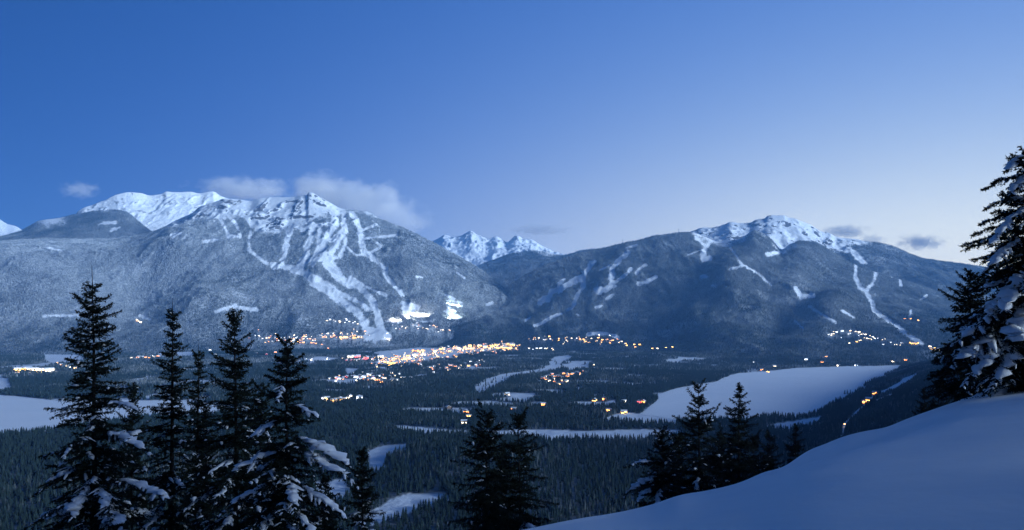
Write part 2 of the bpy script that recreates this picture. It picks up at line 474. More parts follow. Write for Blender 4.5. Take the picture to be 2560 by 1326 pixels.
PATCH_L = [zz(OL, [(1065, 940), (1130, 945), (1200, 970), (1180, 1000), (1110, 1055), (1090, 1040)]),
           zz(OL, [(820, 1110), (960, 1110), (1010, 1170), (1000, 1195), (850, 1195)]),
           z6([(1140, 115), (1180, 108), (1330, 175), (1290, 205), (1180, 160)]), z6([(1140, 195), (1220, 185), (1440, 240), (1460, 275), (1380, 265), (1200, 232)]), z6([(1195, 255), (1300, 275), (1470, 288), (1420, 322), (1340, 305), (1210, 290)]),
           z6([(1195, 330), (1255, 312), (1270, 340), (1200, 350)]), z6([(1120, 400), (1180, 360), (1330, 365), (1320, 420), (1440, 490), (1380, 545), (1300, 530), (1210, 500), (1190, 440)]),
           z6([(1300, 930), (1450, 880), (1650, 790), (1930, 742), (1930, 752), (1760, 800), (1640, 880), (1560, 945)]), z6([(1280, 725), (1350, 730), (1340, 790), (1260, 900), (1225, 920), (1270, 800)]), z6([(130, 555), (280, 510), (400, 570), (760, 630), (760, 645), (480, 600), (300, 590)]),
           z6([(720, 550), (1000, 530), (1000, 548), (760, 572)])]
RUN_L += [([(520, 545), (548, 541), (562, 546)], 4), ([(545, 540), (560, 565), (572, 592), (600, 590)], 4.5), ([(575, 518), (602, 532), (618, 545), (630, 566)], 5), ([(560, 530), (590, 560), (596, 575)], 3.5)]
RUN_L += [([(120, 620), (150, 625)], 3), ([(110, 790), (200, 790)], 3.5), ([(510, 605), (545, 600)], 4), ([(430, 590), (450, 585)], 5), ([(350, 790), (375, 800)], 4), ([(600, 770), (640, 775)], 5), ([(540, 780), (590, 765)], 5)]
LEFT_RIDGE = [(-700, 640), (-200, 622), (0, 604), (120, 598), (250, 600), (330, 592), (390, 578), (440, 552), (480, 534), (500, 519), (540, 506), (560, 498), (600, 500), (625, 503), (650, 496), (690, 494), (735, 493), (752, 489),
              (766, 490), (772, 483), (784, 486), (800, 494), (830, 510), (850, 521), (900, 530), (925, 533), (950, 548), (985, 562), (1010, 572), (1070, 601), (1110, 622), (1150, 645), (1190, 668), (1225, 692), (1262, 722), (1320, 752), (1420, 790), (1700, 830)]
sheet('left', 'mountain_left', 'broad ski mountain with forked white runs and a snowy summit ridge',
      [[(-700, 905, 6500), (0, 896, 6500), (600, 886, 6900), (1000, 874, 7500), (1250, 868, 7900), (1700, 868, 8000)],
       [(-700, 835, 7300), (0, 818, 7400), (600, 812, 7700), (1000, 800, 8200), (1250, 812, 8500), (1700, 850, 8400)],
       [(-700, 745, 8300), (0, 730, 8500), (300, 735, 8600), (600, 700, 8900), (900, 690, 9100), (1100, 735, 9200), (1250, 775, 9000), (1700, 842, 8700)],
       [(-700, 668, 9300), (0, 640, 9500), (300, 635, 9600), (500, 585, 10000), (800, 575, 10300), (1000, 632, 10000), (1150, 690, 9700), (1250, 742, 9400), (1700, 836, 8900)],
       [(x, y, 11400 - 1100 * abs((x - 700) / 900.0) ** 1.3) for x, y in LEFT_RIDGE],
       [(x, y + 130, 13400 - 900 * abs((x - 700) / 900.0) ** 1.3) for x, y in LEFT_RIDGE]],
      -300, 1500, 780, [30, 60, 74, 86, 8], 118, 11, scrub=0.0, fold=1500.0, crags=45.0, bumps=[(150, 735, 110, 55, 120), (345, 720, 70, 80, -110), (520, 765, 120, 50, 130), (470, 640, 90, 45, 90), (1010, 700, 60, 60, 60)], runs=RUN_L, patches=PATCH_L, rock=0.85,
      snowline=[(-700, 560), (300, 560), (430, 566), (470, 552), (500, 552), (540, 548), (575, 530), (615, 536), (640, 572), (690, 582), (740, 572), (800, 552), (860, 533), (900, 530), (940, 538), (1000, 560), (1700, 600)])

sheet('shoulder', 'mountain_shoulder', 'dark rounded forested shoulder below the white snow dome',
      [[(-700, 640, 10400), (0, 640, 10400), (400, 640, 10500), (620, 640, 10600)], [(-700, 625, 11000), (0, 600, 11000), (200, 590, 11100), (400, 600, 11200), (620, 640, 11000)],
       [(-700, 640, 11900), (-100, 606, 11900), (0, 592, 11900), (50, 578, 12000), (100, 552, 12000), (150, 545, 12100), (190, 536, 12200), (240, 528, 12200), (290, 525, 12200), (315, 530, 12100), (340, 548, 12000), (362, 566, 11900), (384, 582, 11800), (430, 600, 11600), (620, 640, 11200)],
       [(-700, 700, 13000), (0, 690, 13000), (300, 650, 13300), (620, 700, 12500)]],
      -700, 620, 330, [26, 50, 8], 60, 23, rock=0.6, snowline=[(-700, 520), (60, 560), (120, 560), (200, 535), (300, 515), (400, 560), (620, 600)],
      patches=[zz((0, 400), [(650, 440), (690, 405), (780, 405), (780, 425), (700, 430)]), zz((0, 400), [(720, 490), (750, 455), (800, 445), (810, 455)])])

DOME = [(140, 580), (180, 552), (196, 528), (230, 514), (265, 500), (295, 486), (325, 481), (350, 484), (376, 489), (405, 485), (418, 480), (450, 481), (475, 480), (500, 484), (520, 480), (532, 479), (545, 487), (560, 494), (600, 505), (700, 515)]
sheet('dome', 'snow_dome', 'smooth white snow dome with streaked gullies behind the dark shoulder',
      [[(140, 640, 12300), (420, 620, 12300), (700, 620, 12400)], [(140, 600, 12500), (420, 570, 13200), (700, 580, 13900)], [(x, y, 13300 + (x - 140) * 4.5) for x, y in DOME], [(x, y + 60, 15000 + (x - 140) * 4.5) for x, y in DOME]],
      140, 700, 260, [30, 70, 8], 40, 31, fine=9, gully=0.22, rock=0.55, fold=1200.0, crags=30.0, snowline=[(140, 700), (700, 700)], ridge_keep=0.12)

sheet('edge', 'mountain_far_left', 'small pale snow ridge at the very edge behind the forested slope',
      [[(-700, 640, 15500), (120, 640, 15500)], [(-700, 500, 17500), (-150, 520, 17500), (0, 549, 17500), (16, 560, 17500), (40, 566, 17500), (60, 580, 17500), (120, 620, 17500)], [(-700, 560, 19000), (120, 680, 19000)]],
      -700, 120, 90, [30, 6], 50, 37, rock=0.5, snowline=[(-700, 700), (120, 700)])

FARP = [(1000, 640), (1060, 612), (1095, 597), (1115, 588), (1130, 592), (1150, 590), (1168, 582), (1178, 578), (1190, 586), (1205, 592), (1222, 598), (1240, 592), (1252, 597), (1268, 606), (1280, 596), (1290, 589), (1298, 591), (1310, 598), (1325, 598), (1340, 606), (1355, 616), (1372, 624), (1395, 634), (1420, 640), (1500, 650), (1600, 660)]
sheet('peaks', 'far_peaks', 'jagged white peaks at the head of the gap between the mountains',
      [[(1000, 720, 17000), (1600, 720, 17000)], [(1000, 660, 18800), (1300, 650, 18800), (1600, 690, 18800)], [(x, y, 21000) for x, y in FARP], [(x, y + 50, 23000) for x, y in FARP]],
      1000, 1600, 260, [24, 60, 8], 90, 41, fine=22, gully=0.4, rock=0.55, fold=900.0, crags=80.0, snowline=[(1000, 690), (1600, 690)], ridge_keep=0.12)

sheet('gap', 'gap_ridge', 'dark blue forested ridge in the gap below the far white peaks',
      [[(1000, 780, 11500), (1700, 780, 11500)], [(1000, 720, 13000), (1200, 690, 13000), (1330, 660, 13200), (1500, 660, 13000), (1700, 680, 13000)],
       [(1000, 720, 15000), (1120, 700, 15000), (1190, 668, 15000), (1240, 648, 15000), (1280, 634, 15000), (1330, 628, 15000), (1365, 631, 15000), (1400, 640, 15000), (1430, 634, 15000), (1452, 627, 15000), (1500, 622, 15000), (1700, 622, 15000)],
       [(1000, 780, 16500), (1700, 700, 16500)]],
      1000, 1700, 200, [30, 50, 8], 70, 43, rock=0.2, snowline=[(1000, 600), (1280, 622), (1370, 628), (1420, 615), (1700, 600)])

BACK_R = [(1500, 640), (1640, 600), (1730, 578), (1760, 570), (1780, 570), (1810, 562), (1826, 556), (1850, 559), (1872, 559), (1890, 550), (1912, 546), (1918, 541), (1935, 539), (1962, 540), (1966, 543), (1984, 547), (2010, 556), (2035, 568), (2050, 578), (2075, 585), (2090, 594), (2130, 597), (2160, 604), (2200, 608), (2230, 616), (2255, 627), (2300, 645), (2330, 651), (2390, 658), (2450, 667), (2560, 690), (2800, 730), (3200, 760)]
sheet('back', 'mountain_right_summit', 'flat-topped snowy summit and the long dark shoulder falling away from it',
      [[(1500, 730, 10300), (2000, 730, 10300), (2400, 790, 9800), (3200, 860, 9500)], [(1500, 660, 11000), (1900, 620, 11200), (2100, 660, 11000), (2400, 720, 10500), (3200, 800, 10300)], [(x, y, 12400) for x, y in BACK_R], [(x, y + 90, 14200) for x, y in BACK_R]],
      1500, 3200, 480, [40, 70, 8], 80, 53, fine=14, gully=0.55, rock=0.85, fold=1300.0, crags=40.0, ridge_keep=0.10, runs=[(zz(OQ, [(600, 570), (700, 600), (790, 680)]), 8)],
      snowline=[(1500, 640), (1750, 640), (1950, 645), (2050, 625), (2130, 612), (2200, 606), (2300, 620), (3200, 680)])

RUN_R = [([(755, 410), (710, 470), (680, 520), (600, 545), (540, 590), (480, 610), (450, 650), (400, 680)], 22), ([(560, 530), (520, 560), (530, 600)], 13), ([(680, 520), (690, 570), (640, 640), (620, 700), (590, 730)], 15),
         ([(980, 345), (930, 390), (880, 450), (870, 530), (880, 570), (830, 600), (770, 605)], 20), ([(870, 560), (940, 520), (1000, 460)], 12), ([(790, 470), (870, 430)], 6), ([(540, 755), (470, 780), (400, 825), (360, 835)], 12),
         ([(1100, 435), (1050, 460), (1040, 490)], 12), ([(1170, 510), (1100, 545), (1050, 560)], 13), ([(1040, 300), (970, 320)], 8), ([(1430, 250), (1500, 310), (1530, 280)], 12), ([(1500, 310), (1480, 350), (1480, 390), (1520, 390)], 20),
         ([(1500, 320), (1370, 370)], 6), ([(1660, 320), (1710, 390), (1740, 440), (1660, 460)], 9), ([(880, 630), (840, 655)], 13), ([(810, 705), (770, 715)], 8), ([(1470, 510), (1500, 510)], 12), ([(1540, 570), (1570, 575)], 8),
         ([(300, 800), (340, 780)], 9), ([(30, 700), (80, 685)], 9), ([(640, 760), (660, 770)], 6), ([(720, 890), (830, 890), (920, 915)], 14)]
RUN_R = [(zz(OR, p), w_ / 2.65) for p, w_ in RUN_R]
RUN_Q = [([(240, 560), (270, 610), (160, 630)], 18), ([(700, 640), (790, 680)], 11), ([(740, 700), (740, 780), (770, 850), (810, 870)], 13), ([(800, 700), (850, 700), (880, 750), (850, 830), (810, 870), (850, 950), (860, 1000), (930, 1050), (1010, 1100), (1080, 1160), (1180, 1220)], 14),
         ([(1030, 780), (1040, 830)], 12), ([(980, 772), (1000, 775)], 11), ([(340, 850), (380, 910), (460, 900)], 18), ([(430, 970), (520, 1030), (610, 1080)], 9), ([(1210, 900), (1170, 930)], 8), ([(1110, 1000), (1100, 1040)], 9), ([(0, 700), (100, 760), (180, 830)], 8),
         ([(650, 1000), (730, 1050)], 8), ([(340, 1070), (390, 1120)], 9)]
RUN_R += [(zz(OQ, p), w_ / 2.65) for p, w_ in RUN_Q]
FRONT_R = [(900, 850), (1150, 800), (1220, 752), (1250, 733), (1290, 703), (1330, 680), (1400, 651), (1450, 634), (1500, 622), (1560, 609), (1600, 600), (1640, 590), (1660, 588), (1700, 582), (1730, 583), (1765, 594), (1800, 606), (1840, 603), (1870, 586), (1885, 578), (1905, 586), (1930, 603),
           (1955, 625), (1975, 612), (2000, 604), (2035, 606), (2060, 618), (2085, 632), (2120, 655), (2160, 672), (2220, 690), (2300, 715), (2400, 748), (2500, 780), (2700, 815), (3200, 850)]
sheet('right', 'mountain_right', 'long forested ski mountain with winding white runs above the lake',
      [[(900, 880, 7600), (1300, 872, 7300), (1600, 880, 6600), (1900, 908, 5300), (2200, 905, 5400), (2600, 905, 5600), (3200, 905, 5700)],
       [(900, 868, 8000), (1300, 838, 7900), (1600, 850, 7300), (1900, 862, 6100), (2200, 852, 6200), (2600, 872, 6200), (3200, 880, 6400)],
       [(900, 864, 8300), (1300, 790, 8600), (1600, 770, 8300), (1900, 775, 7300), (2200, 790, 7400), (2600, 840, 7300), (3200, 865, 7400)],
       [(900, 860, 8600), (1200, 790, 9000), (1400, 705, 9300), (1600, 670, 9300), (1900, 670, 8900), (2100, 715, 8900), (2300, 760, 8600), (2600, 825, 8200), (3200, 858, 8200)],
       [(x, y, 10300 - 500 * max(0, (x - 1900) / 700.0) - 900 * max(0, (1500 - x) / 400.0)) for x, y in FRONT_R],
       [(x, y + 80, 11500 - 500 * max(0, (x - 1900) / 700.0) - 900 * max(0, (1500 - x) / 400.0)) for x, y in FRONT_R]],
      1050, 2850, 680, [28, 60, 64, 60, 8], 100, 67, fold=1500.0, crags=25.0, bumps=[(1840, 690, 60, 60, 150), (1735, 805, 70, 35, 90), (2085, 770, 55, 55, 110), (2000, 690, 40, 50, 80), (1560, 725, 70, 40, 80), (1940, 800, 60, 40, -80), (1680, 700, 60, 50, 70)], runs=RUN_R, rock=0.8, ridge_keep=0.05,
      snowline=[(900, 500), (1560, 575), (1700, 575), (1760, 600), (1800, 612), (1850, 596), (1890, 572), (1960, 625), (2010, 598), (2100, 625), (2200, 640), (3200, 700)])

SKI_L = [(590, 560), (760, 540), (900, 528), (1010, 560), (1260, 720), (1270, 850), (1000, 860), (820, 850), (560, 850), (385, 800), (400, 745), (500, 700), (620, 670)]
# near wooded hillside that drops to the lake's right-hand shore
RUN_H = [([(2105, 1088), (2112, 1062), (2140, 1035), (2165, 1012), (2186, 990)], 4.0), ([(2160, 1030), (2215, 1018)], 3.5), ([(2190, 1005), (2230, 990)], 5), ([(2205, 985), (2250, 960), (2290, 938)], 6), ([(2235, 975), (2270, 955), (2282, 945)], 5)]
sheet('hill', 'hillside', 'near wooded hillside with a road dropping towards the lake shore',
      [[(1960, 1140, 1850), (2040, 1080, 2200), (2100, 1020, 2780), (2150, 985, 3280), (2200, 952, 3950), (2260, 922, 4850), (2330, 905, 5500), (2600, 900, 5700), (3300, 900, 5700)],
       [(1960, 1150, 1800), (2060, 1090, 2050), (2120, 1040, 2420), (2170, 1000, 2800), (2230, 960, 3250), (2290, 925, 3800), (2400, 890, 4300), (2600, 870, 4500), (3300, 850, 4500)],
       [(1960, 1240, 1500), (2060, 1160, 1650), (2130, 1085, 1850), (2200, 1035, 2000), (2260, 990, 2250), (2330, 945, 2600), (2420, 905, 2900), (2600, 860, 3000), (3300, 780, 3000)],
       [(1960, 1330, 1200), (2060, 1290, 1230), (2130, 1220, 1300), (2200, 1150, 1350), (2300, 1080, 1400), (2420, 1000, 1500), (2600, 930, 1500), (3300, 800, 1500)]],
      1960, 3300, 260, [20, 60, 60], 6, 71, fine=1.5, runs=RUN_H, ridge_keep=1.0, forest_noise=0.15)
SHEETS['hill']['crest'] = 136


def sheet_pt(key, x, y):
    s = SHEETS[key]; i = np.argmin((s['px'] - x) ** 2 + (s['py'] - y) ** 2); return tuple(s['V'].reshape(-1, 3)[i])


# ------------------------------------------------------------------ near snow slope under the camera
CREST = [(-3400, 2000, 9), (-400, 1620, 8), (300, 1520, 8), (900, 1420, 8.5), (1200, 1358, 9.5), (1345, 1324, 10.5), (1450, 1304, 11.2), (1560, 1285, 12), (1640, 1266, 12.6), (1690, 1250, 13), (1770, 1230, 14), (1850, 1208, 15), (1920, 1190, 15.5), (1935, 1184, 16), (1965, 1166, 16.8),
         (2000, 1140, 17.5), (2030, 1119, 18.2), (2060, 1107, 18.8), (2100, 1093, 19.2), (2160, 1078, 19.8), (2210, 1070, 20.2), (2260, 1050, 20.6), (2320, 1029, 21), (2400, 1002, 21.6), (2480, 983, 22.2), (2560, 967, 22.8), (2800, 915, 25), (3400, 830, 30), (6000, 600, 34)]
th, rc, zc = [], [], []
for x, y, d in CREST:
    a = math.atan2(x - CX, F); th.append(a); rc.append(d / math.cos(a)); zc.append(-(y - YH) / F * d)
th = [-math.pi, -2.2] + th + [2.0, 2.6, math.pi]
rc = [40, 30] + rc + [40, 42, 40]; zc = [9, 1] + zc + [10, 11, 9]  # unseen bank at the right raised to keep the low sun off the slope
az = np.concatenate([np.linspace(-math.pi, -0.1, 260)[:-1], np.linspace(-0.1, 0.72, 420)[:-1], np.linspace(0.72, math.pi, 220)])
AZS = np.linspace(-math.pi, math.pi, 7201)


def blur(v, n):
    k = np.hanning(n); k /= k.sum(); return np.convolve(np.pad(v, n, mode='wrap'), k, 'same')[n:-n]


ZCF = blur(pchip(th, zc, AZS), 41); ZCS = blur(pchip(th, zc, AZS), 801); RCS = blur(pchip(th, rc, AZS), 201)
RC = np.interp(az, AZS, RCS)
rad = np.concatenate([np.linspace(0.02, 1.0, 40), 1 + np.geomspace(0.015, 40.0, 52)])
A, R = np.meshgrid(az, rad, indexing='ij')


def hill_z(a, r):
    """height of the near slope (relative to the eye) at azimuth a, r metres away"""
    rcv = np.interp(a, AZS, RCS); zcv = np.interp(a, AZS, ZCF)
    t = r / rcv
    tc_ = np.clip(t, 0, 1)
    zs = np.interp(a, AZS, ZCS)                      # broad fall of the slope; the crest's own ups and downs only shape its rim
    near = -1.72 + (zs + 1.72) * tc_ ** 1.5 + (zcv - zs) * sstep(0.62, 1.0, tc_)
    up = sstep(2.0, 2.5, np.abs(a))
    over = np.maximum(r - rcv, 0)
    drop = -0.62 * (over - 0.5 * (1 - np.exp(-over / 0.5))) * (1 - up) + 0.35 * over * up
    return near + drop


ZH = hill_z(A, R * RC[:, None])
RR = R * RC[:, None]
HXw = np.sin(A) * RR; HYw = np.cos(A) * RR
ZH = ZH + 0.05 * fbm(HXw / 3.2, HYw / 3.2, 3, 5) * sstep(2, 5, RR) * (1 - 0.7 * sstep(0.85, 1.0, R) * (R < 1.15))
crease = line_dist([(5.6, 13.8), (6.6, 14.6), (7.9, 15.5), (9.2, 16.2)], HXw, HYw)
ZH = ZH - 0.10 * np.exp(-(crease / 0.5) ** 2)
ZH = np.maximum(ZH, -CAMZ - 12)
s = add_obj('snow_slope', mesh_np('snow_slope', np.stack([HXw, HYw, ZH + CAMZ], -1).reshape(-1, 3), [grid_faces(*A.shape)], [M_SLOPE]))
tag(s, 'smooth untracked snow slope falling away in front of the viewer', kind='structure')


def slope_z(X, Y):
    return float(hill_z(np.array([math.atan2(X, Y)]), np.array([math.hypot(X, Y)]))[0]) + CAMZ


# unseen mountain behind and right of the viewer, added to shade the valley
ba = np.radians(np.linspace(58, 292, 150)); br = np.linspace(0, 1, 40)
BA, BR = np.meshgrid(ba, br, indexing='ij')
r0 = np.interp(np.degrees(ba), [58, 75, 100, 292], [2600, 1500, 60, 60]); rr_ = r0[:, None] + (np.interp(np.degrees(ba), [58, 80, 110, 292], [4600, 4000, 3300, 3300])[:, None] - r0[:, None]) * BR * 1.25
bt = np.interp(np.degrees(ba), [58, 70, 100, 180, 240, 292], [100, 600, 1000, 1200, 800, 100])
bz = bt[:, None] * np.where(BR < 0.8, sstep(-0.35, 0.8, BR) - sstep(-0.35, 0.8, np.array(0.0)), (1.15 - BR) / 0.35 * 0.9 + 0.0) + np.interp(np.degrees(ba), [58, 80, 105, 292], [0, 60, 345, 330])[:, None] * (1 - BR)
bxw, byw = np.sin(BA) * rr_, np.cos(BA) * rr_
bz = bz + 60 * fbm(bxw / 500, byw / 500, 4, 91) * sstep(0.1, 0.4, BR)
tag(add_obj('unseen_shade_mountain', mesh_np('unseen_shade_mountain', np.stack([bxw, byw, bz], -1).reshape(-1, 3), [grid_faces(*BA.shape)], [M_TERR], attrs={'forest': np.ones(BA.shape), 'rock': np.zeros(BA.shape)})), 'unseen wooded mountain side added behind the viewer to shade the valley', kind='structure')

# ------------------------------------------------------------------ distant forest
def conifer_shape(seed, tiers=5, sides=7):
    rng = np.random.default_rng(seed); v, f = [], []
    for k in range(tiers):
        t = k / tiers; zt = 1.0 - 0.86 * (t ** 0.9); zb = 1.0 - 0.86 * min(1, (t + 1.45 / tiers)) ** 0.9
        r0 = 0.035 + 0.17 * ((k + 1) / tiers) ** 0.9
        top = len(v); v.append((rng.normal(0, .008), rng.normal(0, .008), min(1.0, zt + 0.05)))
        ring = []
        for s_ in range(sides):
            a = 2 * math.pi * (s_ + rng.uniform(-.25, .25)) / sides; rr = r0 * rng.uniform(0.6, 1.2)
            ring.append(len(v)); v.append((rr * math.cos(a), rr * math.sin(a), zb + rng.uniform(-.03, .03)))
        for s_ in range(sides): f.append((top, ring[s_], ring[(s_ + 1) % sides]))
    return np.array(v), np.array(f)


SHAPES, SCATTER = {}, {}
for key, mat_ in (('dark', M_CON), ('dusted', M_MID), ('hoar', M_HOAR), ('rimed', M_RIME)):
    shape_col = bpy.data.collections.new(key + '_conifer_shapes'); SHAPES[key] = []
    for k in range(5):
        v, f = conifer_shape(k + 3, tiers=4 + k % 3)
        me = mesh_np('conifer_crown', v, [f], [mat_], smooth=False); SHAPES[key].append(me)
        shape_col.objects.link(bpy.data.objects.new('conifer_shape', me))
    ng = bpy.data.node_groups.new('forest_scatter', 'GeometryNodeTree')
    ng.interface.new_socket('Geometry', in_out='INPUT', socket_type='NodeSocketGeometry'); ng.interface.new_socket('Geometry', in_out='OUTPUT', socket_type='NodeSocketGeometry')
    gi = ng.nodes.new('NodeGroupInput'); go = ng.nodes.new('NodeGroupOutput'); ip = ng.nodes.new('GeometryNodeInstanceOnPoints'); ci = ng.nodes.new('GeometryNodeCollectionInfo')
    ci.inputs[0].default_value = shape_col; ci.inputs['Separate Children'].default_value = True; ci.inputs['Reset Children'].default_value = True
    na = ng.nodes.new('GeometryNodeInputNamedAttribute'); na.data_type = 'FLOAT'; na.inputs[0].default_value = 'height'
    nr = ng.nodes.new('GeometryNodeInputNamedAttribute'); nr.data_type = 'FLOAT'; nr.inputs[0].default_value = 'turn'
    nw = ng.nodes.new('GeometryNodeInputNamedAttribute'); nw.data_type = 'FLOAT'; nw.inputs[0].default_value = 'girth'
    cr = ng.nodes.new('ShaderNodeCombineXYZ'); cs = ng.nodes.new('ShaderNodeCombineXYZ')
    ri = ng.nodes.new('FunctionNodeRandomValue'); ri.data_type = 'INT'; ri.inputs[4].default_value = 0; ri.inputs[5].default_value = 4
    l = ng.links.new
    l(gi.outputs[0], ip.inputs['Points']); l(ci.outputs[0], ip.inputs['Instance']); ip.inputs['Pick Instance'].default_value = True
    l(ri.outputs[2], ip.inputs['Instance Index'])
    l(nr.outputs[0], cr.inputs[2]); l(cr.outputs[0], ip.inputs['Rotation'])
    l(nw.outputs[0], cs.inputs[0]); l(nw.outputs[0], cs.inputs[1]); l(na.outputs[0], cs.inputs[2]); l(cs.outputs[0], ip.inputs['Scale'])
    l(ip.outputs[0], go.inputs[0])
    SCATTER[key] = ng
RNG = np.random.default_rng(12)


def forest(P, H, label, kind='dark', name='forest'):
    n = len(P); gir = H * RNG.uniform(0.75, 1.25, n)
    me = mesh_np(name, P, [], attrs={'height': H, 'turn': RNG.uniform(0, 6.28, n), 'girth': gir})
    o = add_obj(name, me); md = o.modifiers.new('scatter', 'NODES'); md.node_group = SCATTER[kind]
    return tag(o, label, 'forest', kind='stuff')


def scatter_sheet(key, spacing, hmin, hmax, xlim=(-150, 2710), power=1.6):
    s = SHEETS[key]; V = s['V'][:, :s['crest'] + 4]; fo = s['fo'][:, :s['crest'] + 4]; px = s['px'][:, :s['crest'] + 4]
    a = V[:-1, :-1]; b = V[1:, :-1]; c = V[1:, 1:]; d = V[:-1, 1:]
    area = 0.5 * np.linalg.norm(np.cross(c - a, d - b), axis=-1)
    wgt = ((fo[:-1, :-1] + fo[1:, 1:] + fo[1:, :-1] + fo[:-1, 1:]) / 4) ** power
    wgt = np.where((px[:-1, :-1] > xlim[0]) & (px[:-1, :-1] < xlim[1]), wgt, 0)
    lam = (area * wgt / spacing ** 2).ravel(); n = RNG.poisson(lam)
    idx = np.repeat(np.arange(len(lam)), n); u = RNG.random(len(idx))[:, None]; v = RNG.random(len(idx))[:, None]
    A_, B_, C_, D_ = (q.reshape(-1, 3)[idx] for q in (a, b, c, d))
    P = (A_ * (1 - u) + B_ * u) * (1 - v) + (D_ * (1 - u) + C_ * u) * v
    hn = 0.5 + 0.5 * fbm(P[:, 0] / 160, P[:, 1] / 160, 2, 77)
    H = hmin + (hmax - hmin) * np.clip(0.6 * RNG.random(len(P)) + 0.4 * hn, 0, 1)
    P[:, 2] -= 0.6
    return P, H


BUILD_SPOTS = []        # (x, y, radius) of buildings, kept free of trees; filled below before the forest is planted
# ------------------------------------------------------------------ buildings and lamps
def spot(x, y, keys=('left', 'right', 'hill')):
    """ground point seen at a photograph pixel: the nearest surface among valley floor and mountain sides"""
    best = ground_px(x, y) if y > 852 else None
    for k in keys:
        s = SHEETS[k]; q = (s['px'] - x) ** 2 + (s['py'] - y) ** 2; i = np.argmin(q)
        if q.ravel()[i] < 16:
            p = tuple(s['V'].reshape(-1, 3)[i])
            if best is None or p[1] < best[1] - 5 or y <= 852 and p[1] < best[1]: best = p
    return best if best is not None else ground_px(x, max(y, 853))


M_WALL = [plain('timber_wall', (0.20, 0.13, 0.08), 0.8, 0.3, 0.4), plain('stucco_wall', (0.36, 0.30, 0.24), 0.8, 0.2, 0.4), plain('grey_wall', (0.22, 0.23, 0.25), 0.8, 0.2, 0.4)]
M_ROOF = snow_material('roof_snow', 0.3, 0.2)
M_POLE = plain('lamp_pole', (0.06, 0.06, 0.065), 0.5)
GLOW = {'gold': glow_mat('gold_window', (1.0, 0.50, 0.10), 11.0), 'orange': glow_mat('orange_window', (1.0, 0.32, 0.07), 9.0), 'pale': glow_mat('pale_window', (1.0, 0.80, 0.52), 9.0),
        'white': glow_mat('white_window', (0.85, 0.92, 1.0), 7.0), 'red': glow_mat('red_window', (1.0, 0.10, 0.10), 7.0)}


def box(cx, cy, cz, sx, sy, sz):
    v = np.array([(x, y, z) for z in (-.5, .5) for x, y in ((-.5, -.5), (.5, -.5), (.5, .5), (-.5, .5))]) * (sx, sy, sz) + (cx, cy, cz)
    f = np.array([(3, 2, 1, 0), (4, 5, 6, 7), (0, 1, 5, 4), (1, 2, 6, 5), (2, 3, 7, 6), (3, 0, 4, 7)])
    return v, f


def join(parts):
    V, FQ, n = [], [], 0
    for v, f in parts: V.append(v); FQ.append(f + n); n += len(v)
    return np.concatenate(V), np.concatenate(FQ)


def gable(wd, dp, h, rise, axis):
    """walls with gable ends; the ridge runs along x (axis 0) or y (axis 1)"""
    a, b = wd / 2, dp / 2
    if axis == 0: rid = [(-a, 0, h + rise), (a, 0, h + rise)]
    else: rid = [(0, -b, h + rise), (0, b, h + rise)]
    v = np.array([(-a, -b, -3), (a, -b, -3), (a, b, -3), (-a, b, -3), (-a, -b, h), (a, -b, h), (a, b, h), (-a, b, h)] + rid, float)
    q = [(0, 1, 5, 4), (1, 2, 6, 5), (2, 3, 7, 6), (3, 0, 4, 7)]
    t = [(5, 6, 9), (7, 4, 8)] if axis == 0 else [(4, 5, 8), (6, 7, 9)]
    return v, q, t


def roof_slabs(wd, dp, h, rise, axis, ov=0.9, th=0.7):
    a, b = wd / 2 + ov, dp / 2 + ov; P = []
    for s in (-1, 1):
        if axis == 0: c = [(-a, s * b, h - ov * rise / (dp / 2)), (a, s * b, h - ov * rise / (dp / 2)), (a, 0, h + rise), (-a, 0, h + rise)]
        else: c = [(s * a, -b, h - ov * rise / (wd / 2)), (s * a, b, h - ov * rise / (wd / 2)), (0, b, h + rise), (0, -b, h + rise)]
        lo = np.array(c, float) + (0, 0, 0.05); up = lo + (0, 0, th)
        P.append((np.concatenate([lo, up]), np.array([(3, 2, 1, 0), (4, 5, 6, 7), (0, 1, 5, 4), (1, 2, 6, 5), (2, 3, 7, 6), (3, 0, 4, 7)])))
    return join(P)


KINDS = {}
for nm, dims in {'house': [(16, 11, 6.5, 4.0, 1), (18, 12, 7.0, 3.6, 0)], 'lodge': [(44, 18, 13, 6, 0), (34, 20, 16, 7, 1), (60, 18, 12, 5, 0)]}.items():
    for wd, dp, h, rise, ax in dims:
        v, q, t = gable(wd, dp, h, rise, ax)
        walls = [mesh_np('wall', v, [q, t], [m], smooth=False) for m in M_WALL]
        rv, rf = roof_slabs(wd, dp, h, rise, ax)
        roof = mesh_np('roof', rv, [rf], [M_ROOF], smooth=False)
        wins = []
        storeys = 2 if nm == 'house' else int(h // 4)
        ncol = 2 if nm == 'house' else 3
        for r_ in range(storeys):
            for c_ in range(ncol):
                wx = (c_ + 0.5) / ncol * wd - wd / 2; ww = wd / ncol * 0.72; wh = h / storeys * 0.55
                wins.append(((wx, -dp / 2 - 0.1, (r_ + 0.5) * h / storeys), (ww, 0.4, wh)))
        wins.append(((wd / 2 + 0.1, 0, h * 0.5), (0.4, dp * 0.5, h * 0.3)))
        wins.append(((-wd / 2 - 0.1, 0, h * 0.5), (0.4, dp * 0.5, h * 0.3)))
        wm = {g_: [mesh_np('window', *(lambda vf: (vf[0], [vf[1]]))(box(0, 0, 0, *sz)), [m], smooth=False) for _, sz in wins] for g_, m in GLOW.items()}
        KINDS.setdefault(nm, []).append((walls, roof, [p for p, _ in wins], wm, wd))
RB = random.Random(5)


